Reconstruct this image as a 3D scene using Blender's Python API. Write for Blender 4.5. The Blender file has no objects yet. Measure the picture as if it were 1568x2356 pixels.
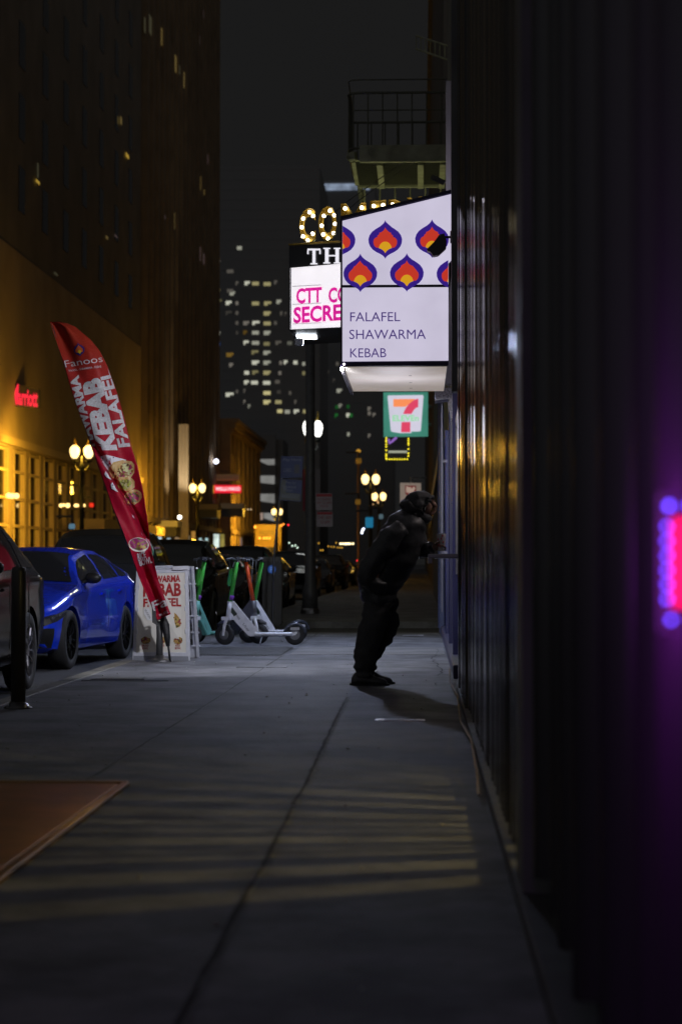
import bpy, bmesh, math, random
from mathutils import Vector, Matrix
R = math.radians
rnd = random.Random(7)
SC = bpy.context.scene
C = SC.collection

# ------------------------------------------------------------------ camera
FPX = 4900.0                      # focal length in units of a 1568 px wide picture
HEYE = 1.08
YAW, PITCH = math.atan(184/4900.0), math.atan(119/4900.0)
cam = bpy.data.cameras.new('camera')
cam.sensor_fit = 'HORIZONTAL'; cam.sensor_width = 24.0
cam.lens = 24.0*FPX/1568.0
cam.clip_start = .1; cam.clip_end = 3000
cam.dof.use_dof = True; cam.dof.focus_distance = 21.0; cam.dof.aperture_fstop = 2.7
cam.dof.aperture_blades = 0
camo = bpy.data.objects.new('camera', cam); C.objects.link(camo)
camo.location = (0, 0, HEYE)
camo.rotation_euler = (R(90)+PITCH, 0, YAW)
SC.camera = camo
_cy, _sy, _cp, _sp = math.cos(YAW), math.sin(YAW), math.cos(PITCH), math.sin(PITCH)
_f = Vector((-_sy*_cp, _cy*_cp, _sp)); _r = Vector((_cy, _sy, 0)); _u = Vector((_sy*_sp, -_cy*_sp, _cp))
def P(px, py, Y):
    d = _f*FPX + _r*(px-784) + _u*(1178-py)
    t = Y/d.y
    return Vector((0, 0, HEYE)) + d*t
def G(px, py, z=0.0):
    d = _f*FPX + _r*(px-784) + _u*(1178-py)
    return Vector((0, 0, HEYE)) + d*((z-HEYE)/d.z)

# ------------------------------------------------------------------ night sky
W = bpy.data.worlds.new('World'); SC.world = W; W.use_nodes = True
nt = W.node_tree; nt.nodes.clear()
out = nt.nodes.new('ShaderNodeOutputWorld'); bg = nt.nodes.new('ShaderNodeBackground')
tc = nt.nodes.new('ShaderNodeTexCoord'); sp = nt.nodes.new('ShaderNodeSeparateXYZ')
cr = nt.nodes.new('ShaderNodeValToRGB'); mr = nt.nodes.new('ShaderNodeMapRange')
# fill: the unseen sky behind the camera is made lighter to lift dark surfaces
nt.links.new(tc.outputs['Generated'], sp.inputs[0]); nt.links.new(sp.outputs['Y'], mr.inputs[0])
mr.inputs[1].default_value = -1; mr.inputs[2].default_value = 1
nt.links.new(mr.outputs[0], cr.inputs[0])
cr.color_ramp.elements[0].position = 0; cr.color_ramp.elements[0].color = (.085, .085, .088, 1)
ce = cr.color_ramp.elements.new(.5); ce.color = (.045, .045, .047, 1)
cr.color_ramp.elements[2].position = .88; cr.color_ramp.elements[2].color = (.0102, .0102, .0103, 1)
nt.links.new(cr.outputs[0], bg.inputs[0]); bg.inputs[1].default_value = 1.0
nt.links.new(bg.outputs[0], out.inputs[0])
SC.view_settings.view_transform = 'Standard'; SC.view_settings.look = 'None'
SC.view_settings.exposure = 0; SC.view_settings.gamma = 1
SC.cycles.use_denoising = True
SC.cycles.max_bounces = 5; SC.cycles.diffuse_bounces = 3; SC.cycles.glossy_bounces = 3
SC.cycles.sample_clamp_indirect = 3; SC.cycles.sample_clamp_direct = 0
SC.cycles.caustics_reflective = False; SC.cycles.caustics_refractive = False

# ------------------------------------------------------------------ materials
MATS = {}
def mat(name, col, rough=.6, metal=0., noise=.0, nscale=8., bump=0., bscale=40., emit=None, es=1., coat=0., spec=.5, aniso=None):
    if name in MATS: return MATS[name]
    m = bpy.data.materials.new(name); m.use_nodes = True; t = m.node_tree
    b = t.nodes['Principled BSDF']
    b.inputs['Base Color'].default_value = (*col, 1); b.inputs['Roughness'].default_value = rough
    b.inputs['Metallic'].default_value = metal; b.inputs['Specular IOR Level'].default_value = spec
    if coat: b.inputs['Coat Weight'].default_value = coat; b.inputs['Coat Roughness'].default_value = .04
    co = t.nodes.new('ShaderNodeTexCoord')
    if noise:
        n = t.nodes.new('ShaderNodeTexNoise'); n.inputs['Scale'].default_value = nscale; n.inputs['Detail'].default_value = 7
        t.links.new(co.outputs['Object'], n.inputs['Vector'])
        mx = t.nodes.new('ShaderNodeMapRange'); mx.inputs[1].default_value = .3; mx.inputs[2].default_value = .7
        mx.inputs[3].default_value = 1-noise; mx.inputs[4].default_value = 1+noise
        t.links.new(n.outputs['Fac'], mx.inputs[0])
        vm = t.nodes.new('ShaderNodeVectorMath'); vm.operation = 'SCALE'; vm.inputs[0].default_value = col
        t.links.new(mx.outputs[0], vm.inputs['Scale']); t.links.new(vm.outputs[0], b.inputs['Base Color'])
        if emit: pass
    if bump:
        n2 = t.nodes.new('ShaderNodeTexNoise'); n2.inputs['Scale'].default_value = bscale; n2.inputs['Detail'].default_value = 5
        t.links.new(co.outputs['Object'], n2.inputs['Vector'])
        bp = t.nodes.new('ShaderNodeBump'); bp.inputs['Strength'].default_value = bump; bp.inputs['Distance'].default_value = .02
        t.links.new(n2.outputs['Fac'], bp.inputs['Height']); t.links.new(bp.outputs[0], b.inputs['Normal'])
    if emit:
        b.inputs['Emission Color'].default_value = (*emit, 1); b.inputs['Emission Strength'].default_value = es
        if noise:
            vm2 = t.nodes.new('ShaderNodeVectorMath'); vm2.operation = 'SCALE'; vm2.inputs[0].default_value = emit
            t.links.new(mx.outputs[0], vm2.inputs['Scale']); t.links.new(vm2.outputs[0], b.inputs['Emission Color'])
    MATS[name] = m
    return m
def glow(name, col, s=1., noise=0, nscale=3):      # something that gives off light
    return mat(name, (.03, .03, .03), .4, emit=col, es=s, noise=noise, nscale=nscale)

def concrete(name, base, dark, crack=True):
    m = bpy.data.materials.new(name); m.use_nodes = True; t = m.node_tree; b = t.nodes['Principled BSDF']
    co = t.nodes.new('ShaderNodeTexCoord')
    n = t.nodes.new('ShaderNodeTexNoise'); n.inputs['Scale'].default_value = 1.6; n.inputs['Detail'].default_value = 12; n.inputs['Roughness'].default_value = .65
    r = t.nodes.new('ShaderNodeValToRGB'); r.color_ramp.elements[0].position = .38; r.color_ramp.elements[0].color = (*dark, 1)
    r.color_ramp.elements[1].position = .62; r.color_ramp.elements[1].color = (*base, 1)
    t.links.new(co.outputs['Object'], n.inputs['Vector']); t.links.new(n.outputs['Fac'], r.inputs[0])
    # spots of gum and grit
    v = t.nodes.new('ShaderNodeTexVoronoi'); v.inputs['Scale'].default_value = 5.0; t.links.new(co.outputs['Object'], v.inputs['Vector'])
    r2 = t.nodes.new('ShaderNodeValToRGB'); r2.color_ramp.elements[0].position = .09; r2.color_ramp.elements[0].color = (.45, .45, .45, 1)
    r2.color_ramp.elements[1].position = .13; r2.color_ramp.elements[1].color = (1, 1, 1, 1)
    t.links.new(v.outputs['Distance'], r2.inputs[0])
    mx = t.nodes.new('ShaderNodeMix'); mx.data_type = 'RGBA'; mx.blend_type = 'MULTIPLY'; mx.inputs[0].default_value = .6
    t.links.new(r.outputs[0], mx.inputs[6]); t.links.new(r2.outputs[0], mx.inputs[7])
    last = mx.outputs[2]
    if crack:
        nz = t.nodes.new('ShaderNodeTexNoise'); nz.inputs['Scale'].default_value = 2.2; nz.inputs['Detail'].default_value = 6
        t.links.new(co.outputs['Object'], nz.inputs['Vector'])
        ad = t.nodes.new('ShaderNodeMixRGB'); ad.blend_type = 'ADD'; ad.inputs[0].default_value = .35
        t.links.new(co.outputs['Object'], ad.inputs[1]); t.links.new(nz.outputs['Color'], ad.inputs[2])
        v2 = t.nodes.new('ShaderNodeTexVoronoi'); v2.feature = 'DISTANCE_TO_EDGE'; v2.inputs['Scale'].default_value = .33
        t.links.new(ad.outputs[0], v2.inputs['Vector'])
        r3 = t.nodes.new('ShaderNodeValToRGB'); r3.color_ramp.elements[0].position = .0; r3.color_ramp.elements[0].color = (.2, .2, .2, 1)
        r3.color_ramp.elements[1].position = .006; r3.color_ramp.elements[1].color = (1, 1, 1, 1)
        t.links.new(v2.outputs['Distance'], r3.inputs[0])
        mx2 = t.nodes.new('ShaderNodeMix'); mx2.data_type = 'RGBA'; mx2.blend_type = 'MULTIPLY'; mx2.inputs[0].default_value = .9
        t.links.new(last, mx2.inputs[6]); t.links.new(r3.outputs[0], mx2.inputs[7]); last = mx2.outputs[2]
    t.links.new(last, b.inputs['Base Color'])
    n3 = t.nodes.new('ShaderNodeTexNoise'); n3.inputs['Scale'].default_value = 35; n3.inputs['Detail'].default_value = 6
    t.links.new(co.outputs['Object'], n3.inputs['Vector'])
    n4 = t.nodes.new('ShaderNodeTexNoise'); n4.inputs['Scale'].default_value = 2.5; n4.inputs['Detail'].default_value = 3
    t.links.new(co.outputs['Object'], n4.inputs['Vector'])
    bp = t.nodes.new('ShaderNodeBump'); bp.inputs['Strength'].default_value = .35; bp.inputs['Distance'].default_value = .01
    bp2 = t.nodes.new('ShaderNodeBump'); bp2.inputs['Strength'].default_value = .5; bp2.inputs['Distance'].default_value = .03
    t.links.new(n3.outputs['Fac'], bp.inputs['Height']); t.links.new(n4.outputs['Fac'], bp2.inputs['Height'])
    t.links.new(bp2.outputs[0], bp.inputs['Normal']); t.links.new(bp.outputs[0], b.inputs['Normal'])
    b.inputs['Roughness'].default_value = .72
    return m

def food(name, cols, scale):
    m = bpy.data.materials.new(name); m.use_nodes = True; t = m.node_tree; b = t.nodes['Principled BSDF']
    co = t.nodes.new('ShaderNodeTexCoord'); v = t.nodes.new('ShaderNodeTexVoronoi'); v.inputs['Scale'].default_value = scale
    t.links.new(co.outputs['Object'], v.inputs['Vector'])
    s = t.nodes.new('ShaderNodeSeparateColor'); t.links.new(v.outputs['Color'], s.inputs[0])
    r = t.nodes.new('ShaderNodeValToRGB'); r.color_ramp.interpolation = 'CONSTANT'
    for i, c in enumerate(cols):
        e = r.color_ramp.elements[i] if i < 2 else r.color_ramp.elements.new(.5)
        e.position = i/len(cols); e.color = (*c, 1)
    t.links.new(s.outputs[0], r.inputs[0]); t.links.new(r.outputs[0], b.inputs['Base Color']); b.inputs['Roughness'].default_value = .5
    return m

m_side = concrete('sidewalk_concrete', (.205, .205, .22), (.065, .065, .07), False)
m_sideL = concrete('light_concrete', (.27, .26, .245), (.17, .165, .16), False)
m_road = concrete('asphalt', (.06, .06, .062), (.035, .035, .037), False)
m_curb = concrete('curb_concrete', (.24, .225, .18), (.12, .115, .10), False)
m_joint = mat('joint_dirt', (.02, .02, .02), .9)
m_rim = mat('joint_rim', (.15, .15, .15), .8, noise=.3, nscale=6)
m_black = mat('black_paint', (.075, .075, .078), .45)
m_rub = mat('black_rubber', (.022, .022, .023), .75, noise=.2)
m_dark = mat('dark_stone', (.15, .15, .152), .55, noise=.3, nscale=2)
m_steel = mat('grey_steel', (.35, .35, .36), .35, 1., noise=.15)
m_pole = mat('pole_paint', (.09, .09, .10), .4, noise=.2)
m_white = mat('white_paint', (.75, .75, .76), .35, noise=.06, nscale=14)
m_glass = mat('dark_glass', (.03, .03, .032), .05, spec=.9)
m_gold = mat('gold_metal', (.35, .24, .04), .4, .6, noise=.2, nscale=6)
m_cloth = mat('black_cloth', (.06, .06, .062), .8, noise=.2, nscale=12, bump=.5, bscale=14)
m_jacket = mat('black_puffer', (.05, .052, .055), .45, noise=.2, nscale=12, bump=.6, bscale=9)
m_skin = mat('skin', (.22, .12, .085), .55, noise=.1)
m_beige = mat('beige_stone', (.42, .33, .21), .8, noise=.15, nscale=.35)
m_beigeD = mat('beige_stone_trim', (.55, .44, .28), .75, noise=.1, nscale=.5)

# ------------------------------------------------------------------ mesh helpers
def obj(name, bm, m, parent=None, smooth=False, loc=None):
    me = bpy.data.meshes.new(name)
    if smooth:
        for f in bm.faces: f.smooth = True
    bm.to_mesh(me); bm.free()
    for mm in (m if isinstance(m, (list, tuple)) else [m]): me.materials.append(mm)
    o = bpy.data.objects.new(name, me); C.objects.link(o)
    if parent is not None: o.parent = parent
    if loc is not None: o.location = loc
    return o
def thing(name, label, cat, loc=(0, 0, 0), rz=0, group=None):
    o = bpy.data.objects.new(name, None); C.objects.link(o); o.empty_display_size = .2
    o.location = loc; o.rotation_euler = (0, 0, rz); o['label'] = label; o['category'] = cat
    if group: o['group'] = group
    return o
def boxes(name, lst, m, parent):
    out = []
    for b_ in lst:
        bm = B(); box(bm, *b_); out.append(obj(name, bm, m, parent))
    return out
def tag(o, label, cat, group=None):
    o['label'] = label; o['category'] = cat
    if group: o['group'] = group
    return o
def struct(o):
    o['kind'] = 'structure'; return o
def B(): return bmesh.new()
def box(bm, x0, x1, y0, y1, z0, z1, mi=0, M=None):
    vs = [bm.verts.new(v) for v in ((x0,y0,z0),(x1,y0,z0),(x1,y1,z0),(x0,y1,z0),(x0,y0,z1),(x1,y0,z1),(x1,y1,z1),(x0,y1,z1))]
    if M is not None:
        for v in vs: v.co = M @ v.co
    for q in ((0,3,2,1),(4,5,6,7),(0,1,5,4),(1,2,6,5),(2,3,7,6),(3,0,4,7)):
        f = bm.faces.new([vs[i] for i in q]); f.material_index = mi
    return vs
def bevel(bm, w=.01, seg=2):
    bmesh.ops.bevel(bm, geom=bm.edges[:], offset=w, segments=seg, affect='EDGES', clamp_overlap=True)
def tube(bm, pts, rad, seg=10, cap=True, mi=0):
    pts = [Vector(p) for p in pts]
    rads = rad if isinstance(rad, (list, tuple)) else [rad]*len(pts)
    rings = []; pa = None
    for i, p in enumerate(pts):
        t = (pts[min(i+1, len(pts)-1)] - pts[max(i-1, 0)]).normalized()
        if pa is None: a = t.orthogonal().normalized()
        else:
            a = (pa - t*pa.dot(t)).normalized()
        pa = a; b = t.cross(a)
        rings.append([bm.verts.new(p + (a*math.cos(2*math.pi*k/seg) + b*math.sin(2*math.pi*k/seg))*rads[i]) for k in range(seg)])
    for i in range(len(rings)-1):
        for k in range(seg):
            f = bm.faces.new((rings[i][k], rings[i][(k+1) % seg], rings[i+1][(k+1) % seg], rings[i+1][k])); f.material_index = mi
    if cap:
        bm.faces.new(rings[0][::-1]).material_index = mi; bm.faces.new(rings[-1]).material_index = mi
def lathe(bm, prof, seg=16, c=(0, 0, 0), axis='Z', mi=0):
    c = Vector(c); rings = []
    for r, z in prof:
        ring = []
        for k in range(seg):
            a = 2*math.pi*k/seg; x, y = r*math.cos(a), r*math.sin(a)
            v = (x, y, z) if axis == 'Z' else ((z, x, y) if axis == 'X' else (x, z, y))
            ring.append(bm.verts.new(c + Vector(v)))
        rings.append(ring)
    for i in range(len(rings)-1):
        for k in range(seg):
            bm.faces.new((rings[i][k], rings[i][(k+1) % seg], rings[i+1][(k+1) % seg], rings[i+1][k])).material_index = mi
    bm.faces.new(rings[0][::-1]).material_index = mi; bm.faces.new(rings[-1]).material_index = mi
def sphere(bm, c, r, sub=2, s=(1, 1, 1)):
    ret = bmesh.ops.create_icosphere(bm, subdivisions=sub, radius=r)
    for v in ret['verts']: v.co = Vector((v.co.x*s[0], v.co.y*s[1], v.co.z*s[2])) + Vector(c)
def poly(bm, pts, mi=0, thick=None, d=(0, 1, 0)):
    pts = [Vector(p) for p in pts]
    vs = [bm.verts.new(p) for p in pts]
    f = bm.faces.new(vs); f.material_index = mi
    if thick:
        dv = Vector(d)*thick; v2 = [bm.verts.new(p+dv) for p in pts]
        bm.faces.new(v2[::-1]).material_index = mi
        n = len(vs)
        for i in range(n):
            bm.faces.new((vs[i], v2[i], v2[(i+1) % n], vs[(i+1) % n])).material_index = mi
def text_geo(s, bold=0.0, extr=0.0):
    """letters as (verts, faces) scaled so that cap height is 1 and x starts at 0"""
    cu = bpy.data.curves.new('t', 'FONT'); cu.body = s; cu.size = 1; cu.offset = bold; cu.extrude = extr; cu.resolution_u = 3
    o = bpy.data.objects.new('t', cu); C.objects.link(o)
    dg = bpy.context.evaluated_depsgraph_get(); me = o.evaluated_get(dg).to_mesh()
    vs = [v.co.copy() for v in me.vertices]; fs = [tuple(p.vertices) for p in me.polygons]
    o.evaluated_get(dg).to_mesh_clear(); bpy.data.objects.remove(o); bpy.data.curves.remove(cu)
    x0 = min(v.x for v in vs); x1 = max(v.x for v in vs); y0 = min(v.y for v in vs); y1 = max(v.y for v in vs)
    return [((v.x-x0)/(x1-x0), (v.y-y0)/(y1-y0), v.z) for v in vs], fs
def text(bm, s, fn, bold=0., extr=0., mi=0, cuts=0):
    """fn(u, v, w) maps the text's unit box to the world"""
    vs, fs = text_geo(s, bold, extr)
    nv = [bm.verts.new(fn(*v)) for v in vs]; made = []
    for f in fs:
        try: ff = bm.faces.new([nv[i] for i in f]); ff.material_index = mi; made.append(ff)
        except ValueError: pass
    return made
def quadmap(p00, p10, p01, p11=None, n=(0, -1, 0)):
    p00, p10, p01 = Vector(p00), Vector(p10), Vector(p01); n = Vector(n)
    p11 = Vector(p11) if p11 is not None else p10+p01-p00
    return lambda u, v, w=0: (p00*(1-u)+p10*u)*(1-v) + (p01*(1-u)+p11*u)*v + n*w
def pl(name, loc, col, power, r=.1, spot=None, parent=None, aim=None, blend=.5):
    l = bpy.data.lights.new(name, 'SPOT' if spot else 'POINT'); l.color = col; l.energy = power; l.shadow_soft_size = r
    if spot: l.spot_size = R(spot); l.spot_blend = blend
    o = bpy.data.objects.new(name, l); C.objects.link(o); o.location = loc
    if aim is not None: o.rotation_euler = (Vector(aim)-Vector(loc)).to_track_quat('-Z', 'Y').to_euler()
    if parent is not None: o.parent = parent
    return o

# ================================================================== SETTING
KX, WX, FX, BX = -3.35, .33, -14.6, -18.6      # near curb, near wall, far curb, far building line
bm = B(); box(bm, -900, 900, -60, 2400, -.6, -.16); struct(obj('ground', bm, mat('ground', (.05, .05, .05), .9, noise=.2, nscale=.1)))
bm = B(); box(bm, FX, KX, -20, 900, -.155, -.12); box(bm, KX, 60, 33.4, 39.6, -.155, -.12); struct(obj('road', bm, m_road))
bm = B()
box(bm, KX+.16, 12, -20, 33.4, -.12, 0.0); bevel(bm, .004, 1)
struct(obj('sidewalk', bm, m_side))
bm = B(); box(bm, KX+.16, 12, 39.6, 700, -.12, 0.0); struct(obj('sidewalk', bm, m_side))
bm = B(); box(bm, BX-30, FX, -20, 900, -.12, 0.0); struct(obj('sidewalk', bm, m_side))
bm = B()
for a, b in ((-20, 33.4), (39.6, 700)):
    y = a
    while y < min(b, 80):
        box(bm, KX, KX+.155, y, min(y+1.8, b)-.012, -.12, .003); y += 1.8
bevel(bm, .01, 1)
struct(obj('kerb', bm, m_curb))
# lane markings
bm = B()
for k in range(60):
    y = 4+k*9
    box(bm, -7.1, -6.98, y, y+3, -.12, -.116); box(bm, -10.9, -10.78, y, y+3, -.12, -.116)
struct(obj('road_markings', bm, mat('road_paint', (.6, .6, .58), .6, noise=.3)))
# expansion joints, wobbling dirt-filled grooves with a worn lighter rim
def joint(pts, w=.012, wob=.018, step=.12, rim=True):
    w *= .62; wob *= (.28 if rim else .8)
    bm = B(); L = []
    for a, b in zip(pts, pts[1:]):
        a, b = Vector((*a, 0)), Vector((*b, 0)); n = max(2, int((b-a).length/step)); d = (b-a).normalized(); nn = Vector((-d.y, d.x, 0))
        for i in range(n): L.append((a+(b-a)*(i/n), nn))
    L.append((Vector((*pts[-1], 0)), nn))
    pv = None; off = 0
    for p, nn in L:
        off = off*.8 + rnd.uniform(-wob, wob)*.6; q = p + nn*off; ww = w*rnd.uniform(.55, 1.4)
        row = [bm.verts.new(q - nn*ww*2.6 + Vector((0, 0, .0035))), bm.verts.new(q - nn*ww + Vector((0, 0, .004))), bm.verts.new(q + nn*ww + Vector((0, 0, .004)))]
        if pv:
            if rim: bm.faces.new((pv[0], row[0], row[1], pv[1])).material_index = 1
            bm.faces.new((pv[1], row[1], row[2], pv[2]))
        pv = row
    for f in bm.faces:
        if f.normal.z < 0: f.normal_flip()
    return struct(obj('pavement_joint', bm, [m_joint, m_rim]))
joint([(-.57, 2.5), (-.57, 10), (-.60, 17.2)], .013)
joint([(-1.66, 10.3), (-1.64, 17), (-1.62, 25.2)], .010)
joint([(-1.60, 27.6), (-1.6, 33.3)], .008)
joint([(-3.15, 17.35), (.3, 17.35)], .008, .03)
joint([(-2.6, 14.6), (-1.65, 14.6)], .006, .02)
joint([(-3.1, 21.4), (-1.62, 21.4)], .006, .02)
joint([(-1.6, 30.4), (.3, 30.4)], .006, .02)
joint([(-1.5, 22.9), (-.9, 23.3), (-.2, 23.1), (.2, 23.5)], .007, .06, rim=False)
joint([(-1.3, 25.4), (-.6, 25.9), (.1, 25.6)], .012, .07, rim=False)
joint([(-2.7, 19.2), (-2.0, 19.6), (-1.7, 19.4)], .006, .05, rim=False)
joint([(.16, 20.5), (.2, 22), (.14, 24), (.2, 27)], .01, .04, rim=False)
# lighter slab band
bm = B(); box(bm, -1.56, .28, 25.3, 27.5, 0, .004); struct(obj('light_pavement_band', bm, m_sideL))

# metal cellar hatch near the camera, bottom left
hz = thing('cellar_hatch', 'flat metal cellar hatch in the sidewalk tinted orange like reflected street light, bottom left', 'hatch', (-2.3, 8.7, 0))
m_hatch = mat('hatch_steel_tinted', (.62, .30, .09), .36, 1., noise=.2, nscale=3, bump=.15, bscale=30)  # orange reflection of the street lamps put into the steel's colour
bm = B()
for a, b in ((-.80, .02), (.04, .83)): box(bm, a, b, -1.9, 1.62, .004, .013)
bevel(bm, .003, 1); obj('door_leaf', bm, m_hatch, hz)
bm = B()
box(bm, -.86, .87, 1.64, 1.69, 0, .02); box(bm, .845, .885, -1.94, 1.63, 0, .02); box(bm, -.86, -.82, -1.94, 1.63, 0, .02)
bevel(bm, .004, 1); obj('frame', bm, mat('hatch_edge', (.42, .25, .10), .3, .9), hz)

# ribbed grating strip by the scooters
bm = B(); a0, a1 = G(458, 1511), G(700, 1491)
box(bm, -2.82, -1.62, 24.9, 27.3, 0, .006)
k = 0
while k < 60:
    x = -2.82 + k*.04 - 1.0; bmx = Matrix.Identity(4)
    p0 = Vector((x, 24.95, .007)); p1 = Vector((x+1.15, 27.25, .007))
    # clip to the plate
    def cl(p, q, xm, keep_gt):
        if (p.x > xm) != (q.x > xm): 
            t = (xm-p.x)/(q.x-p.x); c = p+(q-p)*t
            return (c, q) if ((p.x > xm) != keep_gt) else (p, c)
        return (p, q) if ((p.x > xm) == keep_gt) else None
    s = cl(p0, p1, -2.80, True)
    s = cl(s[0], s[1], -1.64, False) if s else None
    if s and (s[0]-s[1]).length > .06: tube(bm, s, .009, 4)
    k += 1
tag(obj('sidewalk_grating', bm, mat('grate_iron', (.16, .16, .165), .45, .7, noise=.2)), 'ribbed iron grating strip set in the sidewalk in front of the scooters', 'grating')
# utility cover with pale lid + slot
c0 = G(278, 1561)
t = thing('utility_cover', 'utility box cover with a pale concrete lid between the sandwich board and the kerb', 'cover', (c0.x, c0.y, 0))
bm = B(); box(bm, -.21, .21, -.17, .17, .0, .008); bevel(bm, .003, 1); obj('lid', bm, m_sideL, t)
bm = B()
for x0, x1, y0, y1 in ((-.3, .5, -.48, -.40), (-.25, .25, -.24, -.19)): box(bm, x0, x1, y0, y1, 0, .005)
obj('slot', bm, m_joint, t)
c0 = G(920, 1658)
t = thing('drain_plate', 'small rectangular steel drain plate in the sidewalk near the person', 'drain', (c0.x, c0.y, 0))
bm = B(); box(bm, -.17, .17, -.09, .09, 0, .006); obj('frame', bm, m_steel, t)
bm = B(); box(bm, -.11, .11, -.055, .055, .006, .009); obj('plate', bm, m_dark, t)
c0 = G(640, 1533)
t = tag(obj('valve_cover', (lambda b: (box(b, -.42, .1, -.3, .0, 0, .006), bevel(b, .003, 1), b)[2])(B()), m_side, None, loc=(c0.x, c0.y, 0)), 'flush square valve cover in the sidewalk in front of the scooters', 'cover')
# litter
for i, (px, py, w, h, c) in enumerate(((950, 1464, .16, .06, (.6, .6, .65)), (872, 1460, .15, .05, (.55, .32, .2)))):
    c0 = G(px, py); bm = B()
    vs = [bm.verts.new((x*w, y*h*3, .006+rnd.uniform(0, .012))) for x, y in ((-1, -1), (0, -.8), (1, -1), (.9, 1), (0, .9), (-1, .8))]
    bm.faces.new(vs[:3]+vs[3:]); bmesh.ops.triangulate(bm, faces=bm.faces[:])
    tag(obj('paper_scrap', bm, mat('paper%d' % i, c, .8), loc=(c0.x, c0.y, 0)), ['crumpled white paper scrap lying by the shop wall', 'orange brown paper scrap lying behind the person'][i], 'litter')
bm = B()
for i in range(130):
    x, y = rnd.uniform(-3.1, .25), rnd.uniform(5, 33); s = rnd.uniform(.004, .014)
    sphere(bm, (x, y, s*.4), s, 1, (1, rnd.uniform(.6, 1.6), .4))
o = obj('grit', bm, mat('grit', (.4, .4, .38), .8, noise=.5, nscale=2)); o['kind'] = 'stuff'; tag(o, 'scattered grit and crumbs on the sidewalk', 'grit')

# ================================================================== NEAR RIGHT BUILDING WITH POLISHED FLUTED FRONT
nb = thing('dark_building', 'dark building on the right with a polished fluted metal front along the sidewalk', 'building', (WX, 10, 0))
L0 = Vector((WX, 10, 0))
def lbox(bm, x0, x1, y0, y1, z0, z1, base=L0, mi=0): box(bm, x0-base.x, x1-base.x, y0-base.y, y1-base.y, z0, z1, mi)
bm = B()
lbox(bm, WX+.10, 11, 5.9, 7.08, 0, 9); lbox(bm, WX+.10, 11, 15.2, 15.6, 0, 9); lbox(bm, 6, 6.4, 6.3, 15.2, 0, 9); lbox(bm, WX+.1, 6, 6.3, 15.2, 3.0, 9)
lbox(bm, WX+.12, 11, 15.6, 18.38, 0, 9); lbox(bm, WX-.014, WX+.3, 6.70, 7.092, 0, 6.9); lbox(bm, .262, .42, 18.12, 18.36, 2.55, 6.9); lbox(bm, WX+.14, 11, -8, 2.9, 0, 9); lbox(bm, WX+.16, 11, 2.9, 5.9, 0, 9)
obj('wall', bm, m_dark, nb)
# polished half-round flutes; gaps are added so the stripe lamp shines through
m_flute = mat('polished_flutes', (.06, .058, .06), .13, .4, noise=.25, nscale=3)
bm = B(); y = 7.1; k = 0
while y < 18.2:
    gap = rnd.uniform(.05, .22) if y < 15.0 else .012
    w = (.07 if y < 15 else .105) + (.13 if y < 15 else .05)*rnd.random()
    if 10.9 < y < 11.5 or 13.1 < y < 13.5: gap = .0; w = .30
    n = 6; r0 = rnd.uniform(.02, .03) if y < 15 else rnd.uniform(.035, .055)
    pts = [(WX+.03 - r0*math.sin(math.pi*i/n), y + w*.5 - w*.5*math.cos(math.pi*i/n)) for i in range(n+1)]
    a = [bm.verts.new((px-L0.x, py-L0.y, .05)) for px, py in pts]; b = [bm.verts.new((px-L0.x, py-L0.y, 6.9)) for px, py in pts]
    for i in range(n): bm.faces.new((a[i], b[i], b[i+1], a[i+1])).smooth = True
    bm.faces.new((a[0], a[-1], b[-1], b[0]))
    y += w+gap
o = obj('gapped_fluted_front', bm, m_flute, nb)
bm = B(); lbox(bm, WX+.09, WX+.14, 2.92, 6.9, .06, 6.9); obj('recessed_panel', bm, mat('matt_black_panel', (.02, .02, .021), .7), nb)
bm = B()
for yc, rr_ in ((2.97, .05), (3.38, .045), (3.93, .05), (4.64, .05), (5.25, .045), (5.75, .04), (6.4, .045)):
    n = 10; pts = [(WX+.09 - 1.9*rr_*math.sin(math.pi*i/n), yc - rr_*math.cos(math.pi*i/n)) for i in range(n+1)]
    a = [bm.verts.new((px-L0.x, py-L0.y, .14)) for px, py in pts]; b = [bm.verts.new((px-L0.x, py-L0.y, 6.9)) for px, py in pts]
    for i in range(n): bm.faces.new((a[i], b[i], b[i+1], a[i+1])).smooth = True
obj('half_column_panel', bm, mat('gloss_column', (.085, .085, .087), .25, .7), nb)
bm = B(); lbox(bm, WX-.03, WX+.09, 2.9, 18.3, 0, .05); bevel(bm, .006, 1)
obj('plinth', bm, mat('worn_plinth', (.05, .05, .05), .7, noise=.4, nscale=5), nb)
obj('canopy', (lambda b: (lbox(b, WX+.02, 5, 2.9, 18.3, 6.92, 7.3), b)[1])(B()), m_dark, nb)
# added lamp inside the wall, throws light stripes onto the sidewalk
lm = thing('added_stripe_lamp', 'added warm lamp behind the gapped fluted front, striping the sidewalk with light', 'lamp', (3.0, 8.7, 1.3))
bm = B(); lathe(bm, [(.02, .24), (.16, .23), (.17, .20), (.10, .2)], 16); obj('shade', bm, m_steel, lm)
bm = B(); sphere(bm, (0, 0, -.02), .052, 2); obj('bulb', bm, glow('warm_bulb', (1, .72, .3), 12), lm)
bm = B(); lathe(bm, [(.18, -1.3), (.16, -1.27), (.012, -1.25), (.012, -.05)], 12); obj('stand', bm, m_steel, lm)
pl('added_stripe_light', (0, 0, -.02), (1, .76, .26), 800, .06, parent=lm)
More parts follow.
